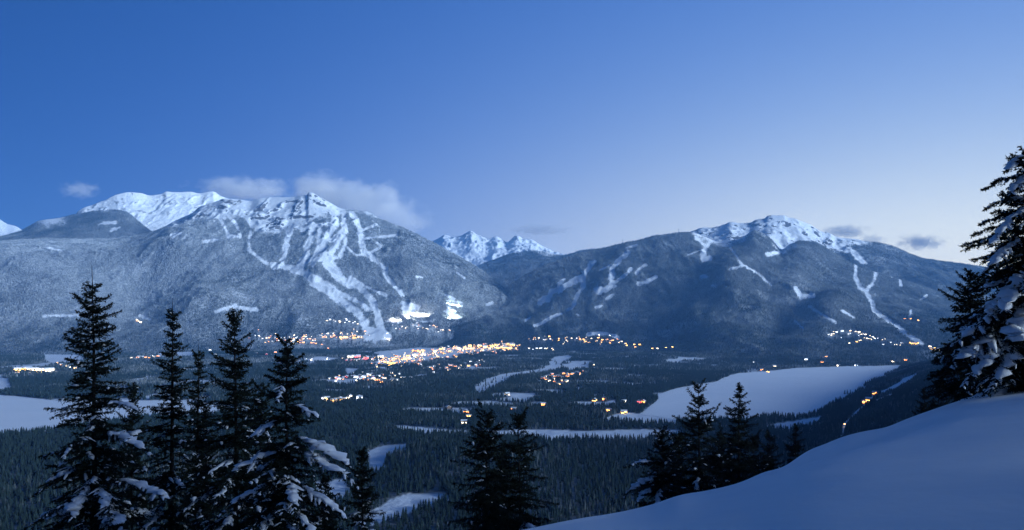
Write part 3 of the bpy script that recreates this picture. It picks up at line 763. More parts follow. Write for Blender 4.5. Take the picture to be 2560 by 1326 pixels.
def building(nm, x, y, glow, label, group, lit=0.75, var=None):
    p = spot(x, y); walls, roof, wp, wm, wd = KINDS[nm][RB.randrange(len(KINDS[nm])) if var is None else var]
    e = add_obj(nm, None, None, (p[0], p[1], p[2] + 0.2), -math.atan2(p[0], p[1]) + RB.uniform(-0.5, 0.5))
    s = RB.uniform(0.85, 1.25); e.scale = (s, s, s)
    tag(e, label, nm, group)
    add_obj('wall', RB.choice(walls), e); add_obj('roof', roof, e)
    for k, pos in enumerate(wp):
        if RB.random() < lit: add_obj('window', wm[glow][k], e, pos)
    BUILD_SPOTS.append((p[0], p[1], wd * s * 0.5))


def along(line, n, sx, sy):
    seg = [math.hypot(b[0] - a[0], b[1] - a[1]) for a, b in zip(line[:-1], line[1:])]; T = sum(seg)
    for k in range(n):
        q = (k + RB.random()) / n * T
        for (a, b), l_ in zip(zip(line[:-1], line[1:]), seg):
            if q <= l_ or l_ is seg[-1]:
                t = min(1, q / max(l_, 1e-6)); yield a[0] + (b[0] - a[0]) * t + RB.gauss(0, sx * 0.5), a[1] + (b[1] - a[1]) * t + RB.gauss(0, sy * 0.5); break
            q -= l_


CLUSTERS = [
    ('lodge', 24, [(945, 904), (1040, 892), (1110, 876), (1190, 872)], 12, 9, 'gold gold orange gold pale', 'golden-lit lodge with a snowy roof in the village centre', 'lodges of the village centre'),
    ('lodge', 13, [(1195, 870), (1285, 866)], 10, 8, 'gold gold gold orange', 'gold-lit lodge at the east end of the village by the bare snow field', 'lodges at the east end of the village'),
    ('house', 24, [(950, 908), (1060, 898), (1170, 884), (1290, 876)], 16, 9, 'gold orange orange pale', 'small lit house along the near edge of the village centre', 'houses along the near edge of the village'),
    ('lodge', 6, [(866, 893), (925, 897)], 4, 3, 'red white pale red', 'long snowy-roofed lodge with red and white lights beside the dark wood', 'lodges with red and white lights'),
    ('lodge', 5, [(842, 845), (905, 846)], 3, 2, 'gold', 'gold-lit lodge in the straight row beside the foot of the long run', 'row of gold-lit lodges by the run'),
    ('house', 30, [(655, 842), (700, 850), (760, 846), (830, 841), (905, 834)], 22, 8, 'pale orange gold white', 'small lit house in the scattered estate west of the long run', 'houses of the estate west of the run'),
    ('house', 7, [(742, 854), (765, 856), (800, 860), (822, 872)], 8, 3, 'orange', 'orange-lit house at the rim of the dark wood', 'orange-lit houses at the wood rim'),
    ('house', 14, [(812, 802), (860, 803), (896, 810)], 10, 5, 'white pale white', 'pale-lit chalet high on the slope left of the long run', 'pale chalets high on the slope'),
    ('house', 12, [(962, 850), (1000, 815), (1060, 820), (1110, 832), (1118, 816)], 14, 6, 'pale red orange white', 'lit house among the trees below the floodlit snow', 'houses below the floodlit snow'),
    ('house', 11, [(1325, 848), (1400, 846), (1470, 852)], 8, 5, 'pale white gold', 'pale-lit house on the bench above the white golf course', 'houses on the upper bench'),
    ('house', 10, [(1323, 873), (1385, 875)], 5, 3, 'pale white', 'pale-lit house in the straight row just above the golf course', 'row of houses above the golf course'),
    ('house', 16, [(1440, 851), (1480, 846), (1520, 850), (1560, 860), (1605, 868)], 8, 5, 'gold orange pale', 'gold-lit house near the small bright snow slope at the foot of the mountain', 'houses by the small bright slope'),
    ('house', 4, [(1620, 875), (1682, 870)], 3, 2, 'pale gold', 'lit house alone at the end of the bench road', 'houses at the end of the bench road'),
    ('house', 14, [(1350, 948), (1385, 938), (1425, 936), (1412, 960), (1372, 956)], 7, 4, 'orange orange pale gold', 'orange-lit house in the loop of streets below the golf course', 'houses in the loop below the golf course'),
    ('house', 13, [(830, 952), (900, 945), (990, 952)], 16, 8, 'pale orange white red', 'dimly lit house in the wooded quarter below the village', 'houses in the wooded quarter'),
    ('house', 12, [(790, 1002), (850, 1004), (905, 985)], 12, 7, 'gold white pale', 'small lit house on the lower road near the frozen river', 'houses on the lower road'),
    ('house', 10, [(1045, 915), (1150, 918), (1200, 905)], 16, 7, 'orange gold white', 'lit house between the village centre and the dark valley wood', 'houses between village and wood'),
    ('house', 17, [(2072, 838), (2112, 827), (2150, 834), (2182, 846), (2120, 856)], 10, 5, 'pale white pale gold', 'pale-lit house on the hillside estate above the far lake shore', 'hillside estate above the lake'),
    ('house', 6, [(2264, 798), (2305, 801)], 4, 2, 'orange gold', 'orange-lit house in the short row high on the dark shoulder', 'short row high on the shoulder'),
    ('house', 6, [(2276, 862), (2292, 858)], 4, 4, 'gold', 'gold-lit house in the tight knot beside the lowest run', 'knot of houses beside the lowest run'),
    ('house', 14, [(2325, 870), (2368, 884)], 9, 4, 'gold pale gold', 'gold-lit house in the cluster beside the big snowy fir', 'cluster beside the big fir'),
    ('lodge', 5, [(42, 927), (125, 928)], 3, 2, 'gold pale', 'bright gold works building on the far bank of the snowy lake', 'bright works buildings beyond the lake'),
    ('house', 5, [(140, 905), (165, 918), (196, 925)], 4, 3, 'orange pale gold', 'lit house by the snow field next to the bright works', 'houses by the works'),
    ('house', 10, [(328, 896), (395, 893)], 6, 3, 'pale white orange', 'pale-lit house in the row seen between the two tallest firs', 'row seen between the tallest firs'),
    ('house', 9, [(505, 873), (560, 880), (600, 888), (690, 884)], 8, 4, 'red white orange', 'lit house seen past the tops of the middle firs', 'houses past the middle firs'),
    ('house', 4, [(342, 800), (352, 808)], 7, 3, 'orange pale', 'lone lit house on the lower misty slope', 'houses on the misty slope'),
]
for nm, n, line, sx, sy, cols, lab, grp in CLUSTERS:
    cols = cols.split()
    for x, y in along(line, n, sx, sy): building(nm, x, y, RB.choice(cols), lab, grp)
for x, y, c, lab in [(1522, 1028, 'orange', 'largest orange-lit house by the near lake shore, its yard aglow'), (1486, 1003, 'gold', 'gold-lit house in the trees left of the near lake shore'), (1510, 1000, 'orange', 'house showing a reddish light above the shore houses'),
                     (1560, 1006, 'pale', 'pale-lit house behind the dark shore wood'), (1597, 1008, 'red', 'red-lit house on the wooded point of the lake'), (1608, 1007, 'orange', 'orange-lit house at the tip of the wooded point'),
                     (1560, 1034, 'gold', 'gold-lit house at the edge of the shore ice'), (1358, 1014, 'orange', 'lone orange-lit house in the dark valley wood'), (1284, 1026, 'orange', 'orange-lit house standing over the frozen river'),
                     (1172, 1044, 'gold', 'gold-lit house on the river bank'), (1120, 1022, 'orange', 'lone house with one glowing orange front in the wood'), (1160, 1058, 'pale', 'snow-roofed house on the river bank near the twin dark firs'),
                     (1165, 1033, 'orange', 'orange-lit house just above the river bank'), (1268, 988, 'pale', 'lone pale light in the wood below the golf course')]:
    building('house', x, y, c, lab, None, 0.55)
for x, y, c, lab in [(1886, 906, 'white', 'white-lit house on the lake far shore beside the wood'), (1904, 926, 'orange', 'orange-lit house at the water edge of the far shore'), (1920, 931, 'gold', 'gold-lit house nearest the ice on the far shore'), (1936, 918, 'pale', 'pale-lit house above the far shore ice'),
                     (2016, 900, 'white', 'white-lit house up the bank of the far shore'), (2054, 908, 'orange', 'bright orange-lit house on the far shore bank'), (2064, 893, 'orange', 'small orange light above the far shore bank'), (2096, 916, 'pale', 'pale-lit house by the far shore trees'),
                     (2140, 915, 'white', 'white-lit house towards the lake head'), (2232, 905, 'pale', 'pale light at the very head of the lake'), (2264, 902, 'orange', 'orange light beyond the head of the lake'),
                     (2164, 1008, 'orange', 'orange-lit house on the hillside road'), (2172, 1002, 'gold', 'gold-lit house higher on the hillside road'), (2186, 986, 'orange', 'topmost lit house on the hillside road')]:
    building('house', x, y, c, lab, None, 0.55)

# the many small far houses between them: too many and too small to single out
def house_mass(specs, label):
    parts_v, parts_f, mi, n0 = [], [], [], 0
    cols_ = list(GLOW); mats = [M_WALL[0], M_ROOF] + [GLOW[c] for c in cols_]
    for line, n, sx, sy, cols in specs:
        cols = cols.split()
        for x, y in along(line, n, sx, sy):
            p = spot(x, y); w_, d_, h_ = RB.uniform(9, 17), RB.uniform(8, 12), RB.uniform(5, 8); rz = -math.atan2(p[0], p[1]) + RB.uniform(-0.6, 0.6); c, s = math.cos(rz), math.sin(rz)
            bs = [(box(0, 0, h_ / 2 - 1, w_, d_, h_ + 2), 0)] + [(roof_slabs(w_, d_, h_ + 0.1, 2.6, 0), 1)]
            gi_ = 2 + cols_.index(RB.choice(cols))
            for k in range(2):
                if RB.random() < 0.6: bs.append((box((k - 0.5) * w_ * 0.5, -d_ / 2 - 0.1, h_ * 0.5, w_ * 0.32, 0.3, h_ * 0.36), gi_))
            for (v_, f_), m_ in bs:
                q = v_.copy(); q[:, 0] = v_[:, 0] * c - v_[:, 1] * s + p[0]; q[:, 1] = v_[:, 0] * s + v_[:, 1] * c + p[1]; q[:, 2] += p[2] + 0.2
                parts_v.append(q); parts_f.append(f_ + n0); mi += [m_] * len(f_); n0 += len(q)
            BUILD_SPOTS.append((p[0], p[1], w_ * 0.5))
    o = add_obj('small_houses', mesh_np('small_houses', np.concatenate(parts_v), [np.concatenate(parts_f)], mats, smooth=False, midx=mi)); tag(o, label, 'houses', kind='stuff')


house_mass([([(945, 908), (1040, 895), (1110, 880), (1200, 874), (1290, 866)], 300, 24, 12, 'gold gold orange pale white'), ([(1190, 868), (1290, 864)], 50, 14, 10, 'gold gold orange'), ([(640, 840), (700, 850), (780, 846), (905, 838)], 80, 30, 12, 'pale orange gold white'),
            ([(830, 950), (920, 940), (1010, 948)], 46, 26, 12, 'pale orange white'), ([(1320, 850), (1440, 852), (1560, 860)], 34, 16, 8, 'pale gold'), ([(1040, 918), (1120, 925), (1215, 905)], 34, 24, 9, 'white pale orange'),
            ([(985, 820), (1060, 815), (1130, 830)], 26, 18, 8, 'pale white orange'), ([(2065, 842), (2130, 832), (2200, 850), (2260, 866)], 34, 16, 8, 'pale white'), ([(1350, 950), (1430, 942), (1480, 915)], 22, 16, 8, 'pale orange'), ([(860, 900), (940, 900)], 20, 10, 5, 'white pale red')],
           'carpet of small snow-roofed houses with lit windows around the village')

# street lamps (the lit points between the roofs)
pv, pf = box(0, 0, 4.5, 0.35, 0.35, 9.0); PM = mesh_np('pole', pv, [pf], [M_POLE], smooth=False)
hv, hf = join([box(0, -0.9, 9.0, 0.5, 2.0, 0.25), box(0, -1.8, 8.8, 1.4, 1.4, 0.35)])
M_LAMPG = {'warm': glow_mat('warm_lamp', (1.0, 0.55, 0.16), 60.0), 'white': glow_mat('white_lamp', (1.0, 0.92, 0.78), 60.0)}
HM = {k: mesh_np('lamp_head', hv, [hf], [m], smooth=False) for k, m in M_LAMPG.items()}


def street_lamp(x, y, col, watts, label, group):
    p = spot(x, y); e = add_obj('street_lamp', None, None, p, RB.uniform(-1, 1)); tag(e, label, 'street lamp', group)
    add_obj('pole', PM, e); add_obj('lamp_head', HM[col], e)
    if watts:
        li = bpy.data.lights.new('lamp_light', 'POINT'); li.energy = watts; li.shadow_soft_size = 2.0
        li.color = (1.0, 0.55, 0.2) if col == 'warm' else (1.0, 0.9, 0.75)
        lo = add_obj('lamp_light', li, e, (0, -1.8, 7.5))
    BUILD_SPOTS.append((p[0], p[1], 5))


for x, y in along([(950, 902), (1050, 888), (1120, 878), (1200, 870), (1290, 866)], 34, 18, 10): street_lamp(x, y, 'warm', 42000, 'warm street lamp among the village centre roofs', 'street lamps of the village centre')
for x, y in along([(860, 845), (905, 846)], 4, 3, 1): street_lamp(x, y, 'warm', 14000, 'warm street lamp along the straight row of gold lodges', 'street lamps by the gold row')
for x, y in along([(735, 902), (840, 898)], 5, 3, 1): street_lamp(x, y, 'white', 9000, 'white street lamp on the snowy car park beside the dark wood', 'street lamps of the car park')
for x, y in along([(40, 930), (125, 930)], 4, 3, 1): street_lamp(x, y, 'warm', 22000, 'warm yard lamp at the bright works beyond the lake', 'yard lamps of the works')
for x, y in along([(1450, 850), (1510, 850)], 3, 3, 1): street_lamp(x, y, 'warm', 12000, 'warm street lamp below the small bright slope', 'street lamps below the small slope')
street_lamp(1522, 1032, 'warm', 6000, 'warm yard lamp beside the largest shore house', None)
street_lamp(2168, 1008, 'warm', 3500, 'warm lamp on the hillside road bend', None)
street_lamp(2110, 1068, 'warm', 1500, 'warm lamp low on the hillside road', None)
street_lamp(972, 848, 'white', 60000, 'bright white lamp at the foot of the long run', None)

# floodlight masts of the night-skiing slopes
mv, mf = join([box(0, 0, 16, 0.9, 0.9, 36)] + [box(dx, -0.8, 33, 1.6, 0.5, 1.2) for dx in (-2.4, 0, 2.4)] + [box(0, -0.4, 33, 7, 0.4, 0.4)])
M_FLOOD = plain('mast_steel', (0.3, 0.3, 0.32), 0.4)
FM = mesh_np('mast', mv, [mf], [M_FLOOD], smooth=False)
hv2, hf2 = join([box(dx, -1.2, 33, 1.8, 0.3, 1.4) for dx in (-2.4, 0, 2.4)])
FH = mesh_np('flood_lamp', hv2, [hf2], [glow_mat('flood_glass', (1.0, 0.97, 0.9), 40.0)], smooth=False)


def floodlight(x, y, tx, ty, watts, ang, label, group, col=(1.0, 0.95, 0.84)):
    p = np.array(spot(x, y)); q = np.array(spot(tx, ty)); e = add_obj('floodlight_mast', None, None, tuple(p)); tag(e, label, 'floodlight', group)
    add_obj('mast', FM, e); add_obj('flood_lamp', FH, e)
    li = bpy.data.lights.new('flood_light', 'SPOT'); li.energy = watts; li.spot_size = math.radians(ang); li.spot_blend = 0.35; li.shadow_soft_size = 2.0; li.color = col
    lo = add_obj('flood_light', li, e, (0, -2.5, 35))
    from mathutils import Vector
    dv = Vector(q - p - np.array((0, -2.5, 35))); lo.rotation_euler = dv.to_track_quat('-Z', 'Y').to_euler()


for x, y, tx, ty in [(1022, 800, 1026, 788), (1038, 799, 1040, 782), (1055, 797, 1056, 779), (1072, 795, 1064, 784)]:
    floodlight(x, y, tx, ty, 1500000, 115, 'floodlight mast on the warm-lit snow field right of the long run', 'floodlights of the warm snow field')
for x, y, tx, ty in [(1120, 802, 1125, 785), (1140, 800, 1142, 778), (1130, 782, 1135, 765), (1120, 765, 1122, 750), (1146, 770, 1148, 755)]:
    floodlight(x, y, tx, ty, 1300000, 110, 'floodlight mast on the stepped cold-lit slope beside the gap', 'floodlights of the stepped slope', (0.86, 1.0, 0.95))
for x, y, tx, ty in [(985, 806, 987, 801), (1000, 805, 996, 801)]:
    floodlight(x, y, tx, ty, 700000, 110, 'floodlight mast at the edge of the wood left of the warm snow field', 'floodlights at the wood edge')
for x, y, tx, ty in [(1498, 846, 1500, 841), (1525, 848, 1525, 843)]:
    floodlight(x, y, tx, ty, 60000, 100, 'floodlight mast on the small slope above the golf course', 'floodlights of the small slope', (0.85, 0.95, 1.0))

# ridge-top masts
for x, lab in ((1556, 'thin mast on the wooded ridge line of the ski mountain'), (1697, 'small mast near the top of the wooded ridge')):
    s_ = SHEETS['right']; i = int(np.argmin(np.abs(s_['px'][:, s_['crest']] - x))); p = s_['V'][i, s_['crest']]
    mv, mf = join([box(0, 0, 22, 2.4, 2.4, 60), box(0, 0, 44, 9, 3, 9), box(0, 0, 20, 7, 2, 2)])
    tag(add_obj('radio_mast', mesh_np('radio_mast', mv, [mf], [M_POLE], smooth=False), None, tuple(p)), lab, 'mast')

# ------------------------------------------------------------------ plant the distant forest
BS = np.array(BUILD_SPOTS)


def drop_built(P, H):
    keep = np.ones(len(P), bool)
    for bx, by, br in BS:
        dx = P[:, 0] - bx * P[:, 1] / by; dy = P[:, 1] - by
        keep &= ~((np.abs(dx) < br + 3.5) & (dy < br + 5) & (dy > -(30 + 0.012 * by)))
    return P[keep], H[keep]


for key, sp, h0, h1, lab in (('left', 13.0, 10, 23, 'rimed conifer forest on the broad ski mountain'), ('shoulder', 16, 12, 24, 'dark conifer forest on the rounded shoulder'), ('right', 12.5, 11, 24, 'conifer forest on the long ski mountain above the lake'),
                            ('back', 16, 12, 26, 'sparse forest on the long dark shoulder'), ('gap', 26, 16, 34, 'dark forest on the ridge in the gap'), ('hill', 8.5, 11, 22, 'dark conifer forest on the near hillside')):
    P, H = scatter_sheet(key, sp, h0, h1)
    if key in ('left', 'right', 'hill'): P, H = drop_built(P, H)
    if key == 'left':                                   # the trees between the runs and on the lower spur carry less rime
        qx, qy = proj(P); ins = poly_mask(SKI_L, qx + 30 * fbm(qx / 60, qy / 60, 3, 5), qy + 25 * fbm(qx / 60 + 7, qy / 60, 3, 6)) ^ (RNG.random(len(P)) < 0.12)
        forest(P[ins], H[ins], 'snow-dusted forest between the ski runs of the left mountain', 'dusted'); forest(P[~ins], H[~ins], lab, 'rimed')
    else: forest(P, H, lab, 'dusted' if key == 'right' else 'dark')

# valley trees: density thins with distance
nc = 520000
d_ = np.sqrt(RNG.uniform(1080.0 ** 2, 8300.0 ** 2, nc)); x_ = RNG.uniform(-160, 2640, nc)
area_tot = 0.5 * (2800 / F) * (8300.0 ** 2 - 1080.0 ** 2)
sp_ = 7.0 + 9.0 * (d_ - 1080) / 7000
keep = RNG.random(nc) < (area_tot / nc) / sp_ ** 2
d_, x_ = d_[keep], x_[keep]
X_ = (x_ - CX) / F * d_; Z_ = zground(X_, d_); P = np.stack([X_, d_, Z_ - 0.4], -1)
px, py = proj(P)
keep = ~clear_mask(px + 3 * fbm(px / 9, py / 5, 2, 31), py + 1.5 * fbm(px / 9 + 5, py / 5, 2, 32))
gaps = fbm(X_ / 170, d_ / 170, 4, 61)
keep &= (gaps < 0.27) | (d_ < 2600)
P, px, py = P[keep], px[keep], py[keep]
hn = 0.5 + 0.5 * fbm(P[:, 0] / 120, P[:, 1] / 120, 3, 62)
H = 9 + 17 * np.clip(0.55 * RNG.random(len(P)) + 0.55 * hn, 0, 1)
P, H = drop_built(P, H); px, py = proj(P)
# trees standing on the white fairways
fx = RNG.uniform(1190, 1400, 420); fy = RNG.uniform(905, 980, 420); ok = poly_mask(CLEAR[5], fx, fy)
fp = np.array([ground_px(a, b) for a, b in zip(fx[ok][:56], fy[ok][:56])])
ip_ = np.array([ground_px(2112 + 7 * k + RB.uniform(-1, 1), 988 - abs(k - 2.4) * 0.6 + RB.uniform(-1, 1)) for k in range(5)])
lone = np.concatenate([fp, ip_]); loneH = np.concatenate([RNG.uniform(16, 28, len(fp)), RNG.uniform(16, 27, len(ip_))])

# the valley trees that show largest are trees of their own
hid = ((px > 150) & (px < 905)) | ((px > 1130) & (px < 1390) & (py > 1080)) | (px > 1560) | (px < 0) | (py > 1345)
order = np.argsort(P[:, 1] + np.where(hid, 1e6, 0)); near = order[:225]
TRUNK_V = []
for zc_, r_ in ((-0.06, 0.022), (0.55, 0.013)):
    for k in range(6): TRUNK_V.append((r_ * math.cos(k * math.pi / 3), r_ * math.sin(k * math.pi / 3), zc_))
TRUNK = mesh_np('trunk', TRUNK_V, [[(k, (k + 1) % 6, 6 + (k + 1) % 6, 6 + k) for k in range(6)]], [M_BARK])


def conifer(p, h, label, group):
    e = add_obj('conifer_tree', None, None, tuple(p), RB.uniform(0, 6.28)); g_ = h * RB.uniform(0.85, 1.2); e.scale = (g_, g_, h); tag(e, label, 'tree', group)
    add_obj('trunk', TRUNK, e); add_obj('crown', SHAPES['dark'][RB.randrange(5)], e)


for i in near:
    q = px[i]
    if q < 160: conifer(P[i], H[i], 'dark conifer at the bottom edge of the valley wood, beside the tallest fir', 'valley wood beside the tallest fir')
    elif q < 1130: conifer(P[i], H[i], 'dark conifer of the valley wood around the snowy clearings', 'valley wood around the clearings')
    else: conifer(P[i], H[i], 'dark conifer of the valley wood between the twin firs and the snow slope', 'valley wood by the snow slope')
for k, (p, h) in enumerate(zip(lone, loneH)):
    if k < len(fp): conifer(p, h, 'single dark conifer standing on the white golf course', 'conifers on the golf course')
    else: conifer(p, h, 'dark conifer on the tiny islet in the lake', 'conifers on the islet')
rest = np.ones(len(P), bool); rest[near] = False
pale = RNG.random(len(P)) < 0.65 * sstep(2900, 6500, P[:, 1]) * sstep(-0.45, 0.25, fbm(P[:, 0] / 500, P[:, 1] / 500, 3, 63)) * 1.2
forest(P[rest & ~pale], H[rest & ~pale], 'dark conifer forest covering the valley floor')
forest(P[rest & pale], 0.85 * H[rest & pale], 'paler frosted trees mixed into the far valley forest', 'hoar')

# ------------------------------------------------------------------ near firs
def tube(path, wid, hgt, sides=8, lift=0.0, rg=None, rough=0.0):
    path = np.asarray(path, float); n = len(path)
    tg = np.gradient(path, axis=0); tg /= np.linalg.norm(tg, axis=1)[:, None] + 1e-9
    sd = np.cross(tg, (0, 0, 1.0)); sd /= np.linalg.norm(sd, axis=1)[:, None] + 1e-6
    up = np.cross(sd, tg)
    a = np.arange(sides) * 2 * math.pi / sides
    c = np.cos(a); s_ = np.where(np.sin(a) > 0, np.sin(a), 0.35 * np.sin(a))
    k = 1.0 if rg is None else (1 + rough * rg.normal(0, 1, (n, sides)))
    V = path[:, None] + sd[:, None] * (wid[:, None] * c * k)[..., None] + up[:, None] * (hgt[:, None] * s_ * k + lift)[..., None]
    i = np.arange(n * sides).reshape(n, sides)
    f = np.stack([i[:-1], np.roll(i[:-1], -1, 1), np.roll(i[1:], -1, 1), i[1:]], -1).reshape(-1, 4)
    return V.reshape(-1, 3), f


def resample(path, q):
    s_ = np.linspace(0, 1, len(path)); return np.stack([np.interp(q, s_, path[:, c]) for c in range(3)], -1)


def fir(label, x, ytop, d, R, seed, snow=0.5, fine=1.0, group=None, lean=0.0, snow_from=0.35, size=1.0, thin=1.0, base_z=None, droop=1.0, arms=(), power=0.82, pad=1.0, tip=0.99, vis=1390):
    """one conifer: tapered trunk, tiers of drooping boughs with needle twigs, snow lying along the boughs.
    arms: boughs the photograph shows singly, (row where it leaves the trunk, tip column, tip row, towards the viewer in m, snow 0..1)"""
    rg = np.random.default_rng(seed)
    Xb = (x - CX) / F * d; zb = (slope_z(Xb, d) - 0.4) if base_z is None else base_z
    H = CAMZ + (YH - ytop) / F * d - zb
    e = add_obj('fir_tree', None, None, (Xb, d, zb)); tag(e, label, 'tree', group); e['height'] = float(H); e['spread'] = float(R)
    n = 26; t = np.linspace(0, 1, n)
    wob = np.cumsum(rg.normal(0, 0.014, (n, 2)), 0); wob -= wob[0]; wob *= (1 - t)[:, None] ** 0.2
    ax = np.stack([wob[:, 0] + lean * t ** 3, wob[:, 1], t * H], -1)
    rad_ = 0.0105 * H * (1 - t) ** 0.9 + 0.006
    ang = np.arange(8) * math.pi / 4
    tv = (ax[:, None] + np.stack([np.cos(ang), np.sin(ang), 0 * ang], -1)[None] * rad_[:, None, None]).reshape(-1, 3)
    i = np.arange(n * 8).reshape(n, 8)
    tf = np.stack([i[:-1], np.roll(i[:-1], -1, 1), np.roll(i[1:], -1, 1), i[1:]], -1).reshape(-1, 4)
    add_obj('trunk', mesh_np('trunk', tv, [tf], [M_BARK]), e)
    NV, SV, SF, BV, BF = [], [], [], [], []
    cnt_ = [0, 0]

    def put_snow(v_, f_):
        SV.append(v_); SF.append(f_ + cnt_[0]); cnt_[0] += len(v_)

    def bough(path, tt, psnow, spread=1.0, bulk=1.0, qual=1.0):
        L_ = np.linalg.norm(np.diff(path, axis=0), axis=1).sum(); m = len(path); s_ = np.linspace(0, 1, m)
        r_ = 0.008 + 0.014 * L_ / 3 * (1 - s_)
        bv, bf = tube(path[::2], r_[::2], r_[::2], 3); BV.append(bv); BF.append(bf + cnt_[1]); cnt_[1] += len(bv)
        step = 0.074 / fine * size ** 0.5 / max(qual, 0.5)
        q = np.arange(0.08 * L_, L_, step) / L_
        if len(q) == 0: q = np.array([0.5])
        q = np.repeat(q, 2); sg = np.tile([1, -1], len(q) // 2); q = np.clip(q + rg.normal(0, 0.012, len(q)), 0.04, 1)
        o = resample(path, q); tg = resample(np.gradient(path, axis=0), q); tg /= np.linalg.norm(tg, axis=1)[:, None] + 1e-9
        an = np.radians(rg.normal(54, 12, len(q))) * sg
        lat = np.cross(np.array([0, 0, 1.0])[None], tg); lat /= np.linalg.norm(lat, axis=1)[:, None] + 1e-9
        u = tg * np.cos(an)[:, None] + lat * np.sin(an)[:, None]; u[:, 2] += rg.normal(-0.14, 0.24, len(q)) - 0.15 * tt
        u /= np.linalg.norm(u, axis=1)[:, None]
        bl = (0.10 + 0.36 * spread * L_ * (1 - 0.70 * q) * np.sin(np.pi * np.clip(q * 0.88 + 0.14, 0, 1)) ** 0.5) * rg.uniform(0.45, 1.15, len(q)); bl = np.minimum(bl, 0.9)
        nb = len(q)
        seg = np.diff(path, axis=0); sl = np.linalg.norm(seg, axis=1)
        o = np.concatenate([o, path[:-1]]); u = np.concatenate([u, seg / (sl[:, None] + 1e-9)]); bl = np.concatenate([bl, sl * 1.05])
        ns = 0.038 / fine * size ** 0.5 / qual
        cnt = np.maximum(3, (bl / ns).astype(int)) * 2
        ii = np.repeat(np.arange(len(bl)), cnt); pos = rg.random(len(ii))
        U = u[ii]; B = o[ii] + U * (bl[ii] * pos)[:, None]; B[:, 2] -= 0.12 * bl[ii] * pos ** 2
        r1 = np.cross(U, np.array([0.13, 0.2, 0.97])); r1 /= np.linalg.norm(r1, axis=1)[:, None] + 1e-9; r2 = np.cross(U, r1)
        ro = rg.normal(0, 0.8, len(ii)) + np.where(rg.random(len(ii)) < 0.5, 0, math.pi)
        S = r1 * np.cos(ro)[:, None] + r2 * np.sin(ro)[:, None]
        nl = rg.uniform(0.05, 0.11, len(ii))[:, None] * size / fine ** 0.4 * (1 - 0.45 * pos[:, None])
        hw = 0.024 * size / fine ** 0.4
        NV.append(np.stack([B - U * hw, B + U * hw, B + S * nl + U * nl * 0.6], 1).reshape(-1, 3))
        if L_ > 0.3 and rg.random() < psnow:           # a pad of snow along the bough, fingers out on its twigs
            a0 = rg.uniform(0.12, 0.5); a1 = rg.uniform(0.72, 1.0); mm = int(np.clip(L_ * 8, 8, 18))
            qq = np.linspace(a0, a1, mm); pp = resample(path, qq)
            wmax = np.clip((0.035 + 0.055 * L_) * rg.uniform(0.6, 1.3), 0.04, 0.26) * size ** 0.5 * pad * bulk
            env = np.sin(np.pi * np.linspace(0.05, 0.96, mm)) ** 0.45 * (0.7 + 0.5 * np.linspace(0, 1, mm))
            wv_ = wmax * env * np.exp(rg.normal(0, 0.30, mm)); wv_ = np.convolve(np.pad(wv_, 1, mode='edge'), [0.2, 0.6, 0.2], 'valid')
            pp[:, :2] += rg.normal(0, 0.25 * wmax, (mm, 2)); wv_[0] *= 0.25; wv_[-1] *= 0.3
            put_snow(*tube(pp, wv_, wv_ * rg.uniform(0.45, 0.7), 8, 0.03, rg, 0.13))
            frac = 0.30
        else: frac = 0.17 * min(1.0, snow * 1.6) * (0.3 + tt) if L_ > 0.25 else 0.0
        sel = np.where((rg.random(nb) < frac) & (bl[:nb] > 0.12) & (q > 0.25))[0]
        for j in sel:
            w2 = min(0.02 + 0.16 * bl[j], 0.10) * rg.uniform(0.5, 1.15) * size ** 0.5 * pad; q5 = np.linspace(0.0, rg.uniform(0.5, 0.95), 6)
            p5 = o[j] + u[j] * (bl[j] * q5)[:, None]; p5[:, 2] -= 0.14 * bl[j] * q5 ** 2
            w5 = w2 * np.array([0.7, 1.0, 0.95, 0.8, 0.5, 0.12]) * rg.uniform(0.7, 1.3, 6)
            put_snow(*tube(p5, w5, w5 * 0.6, 5, 0.02, rg, 0.12))

    h = H * 0.03; k = 0; tiers = []
    while h < H * tip:
        tiers.append(h); h += rg.uniform(0.6, 1.4) * (0.15 + 0.13 * (1 - h / H)) * (H / 14.0) ** 0.3 / thin
    for h in tiers:                                        # uneven whorls
        tt = 1 - h / H; nbr = rg.integers(3, 6) if tt > 0.08 else rg.integers(2, 4)
        a0 = rg.uniform(0, 6.28); wl = rg.uniform(0.75, 1.1)
        for j in range(nbr):
            if rg.random() < 0.10: continue
            azm = a0 + j * 6.283 / nbr + rg.uniform(-0.45, 0.45)
            L_ = R * (0.045 + tt ** power) * wl * rg.uniform(0.5, 1.12)
            hh = h + rg.normal(0, 0.05)
            e0 = np.interp(tt, [0, 0.1, 0.35, 1.0], [48, 18, -4, -16]) + rg.normal(0, 9)
            dr = np.interp(tt, [0, 0.15, 0.5, 1.0], [-0.05, 0.08, 0.28, 0.42]) * rg.uniform(0.5, 1.5) * droop
            s_ = np.linspace(0, 1, 9)
            p0 = resample(ax, np.array([hh / H]))[0]
            out = np.array([math.cos(azm), math.sin(azm), 0]); side = np.array([-math.sin(azm), math.cos(azm), 0])
            path = p0 + out * (L_ * s_ * (1 - 0.2 * s_ * dr))[:, None] + side * (rg.normal(0, 0.12) * L_ * s_ ** 2)[:, None]
            path[:, 2] += L_ * (s_ * math.tan(math.radians(e0)) - dr * s_ ** 2 + 0.10 * s_ ** 4)
            path[1:-1] += rg.normal(0, 0.012, (7, 3))
            low = YH - (zb + hh - CAMZ) / d * F > vis            # below the frame or behind the crest: kept coarse
            if low and rg.random() < 0.45: continue
            bough(path, tt, 0.0 if low else float(snow * sstep(snow_from - 0.1, snow_from + 0.3, np.array(tt))), qual=0.25 if low else 1.0)
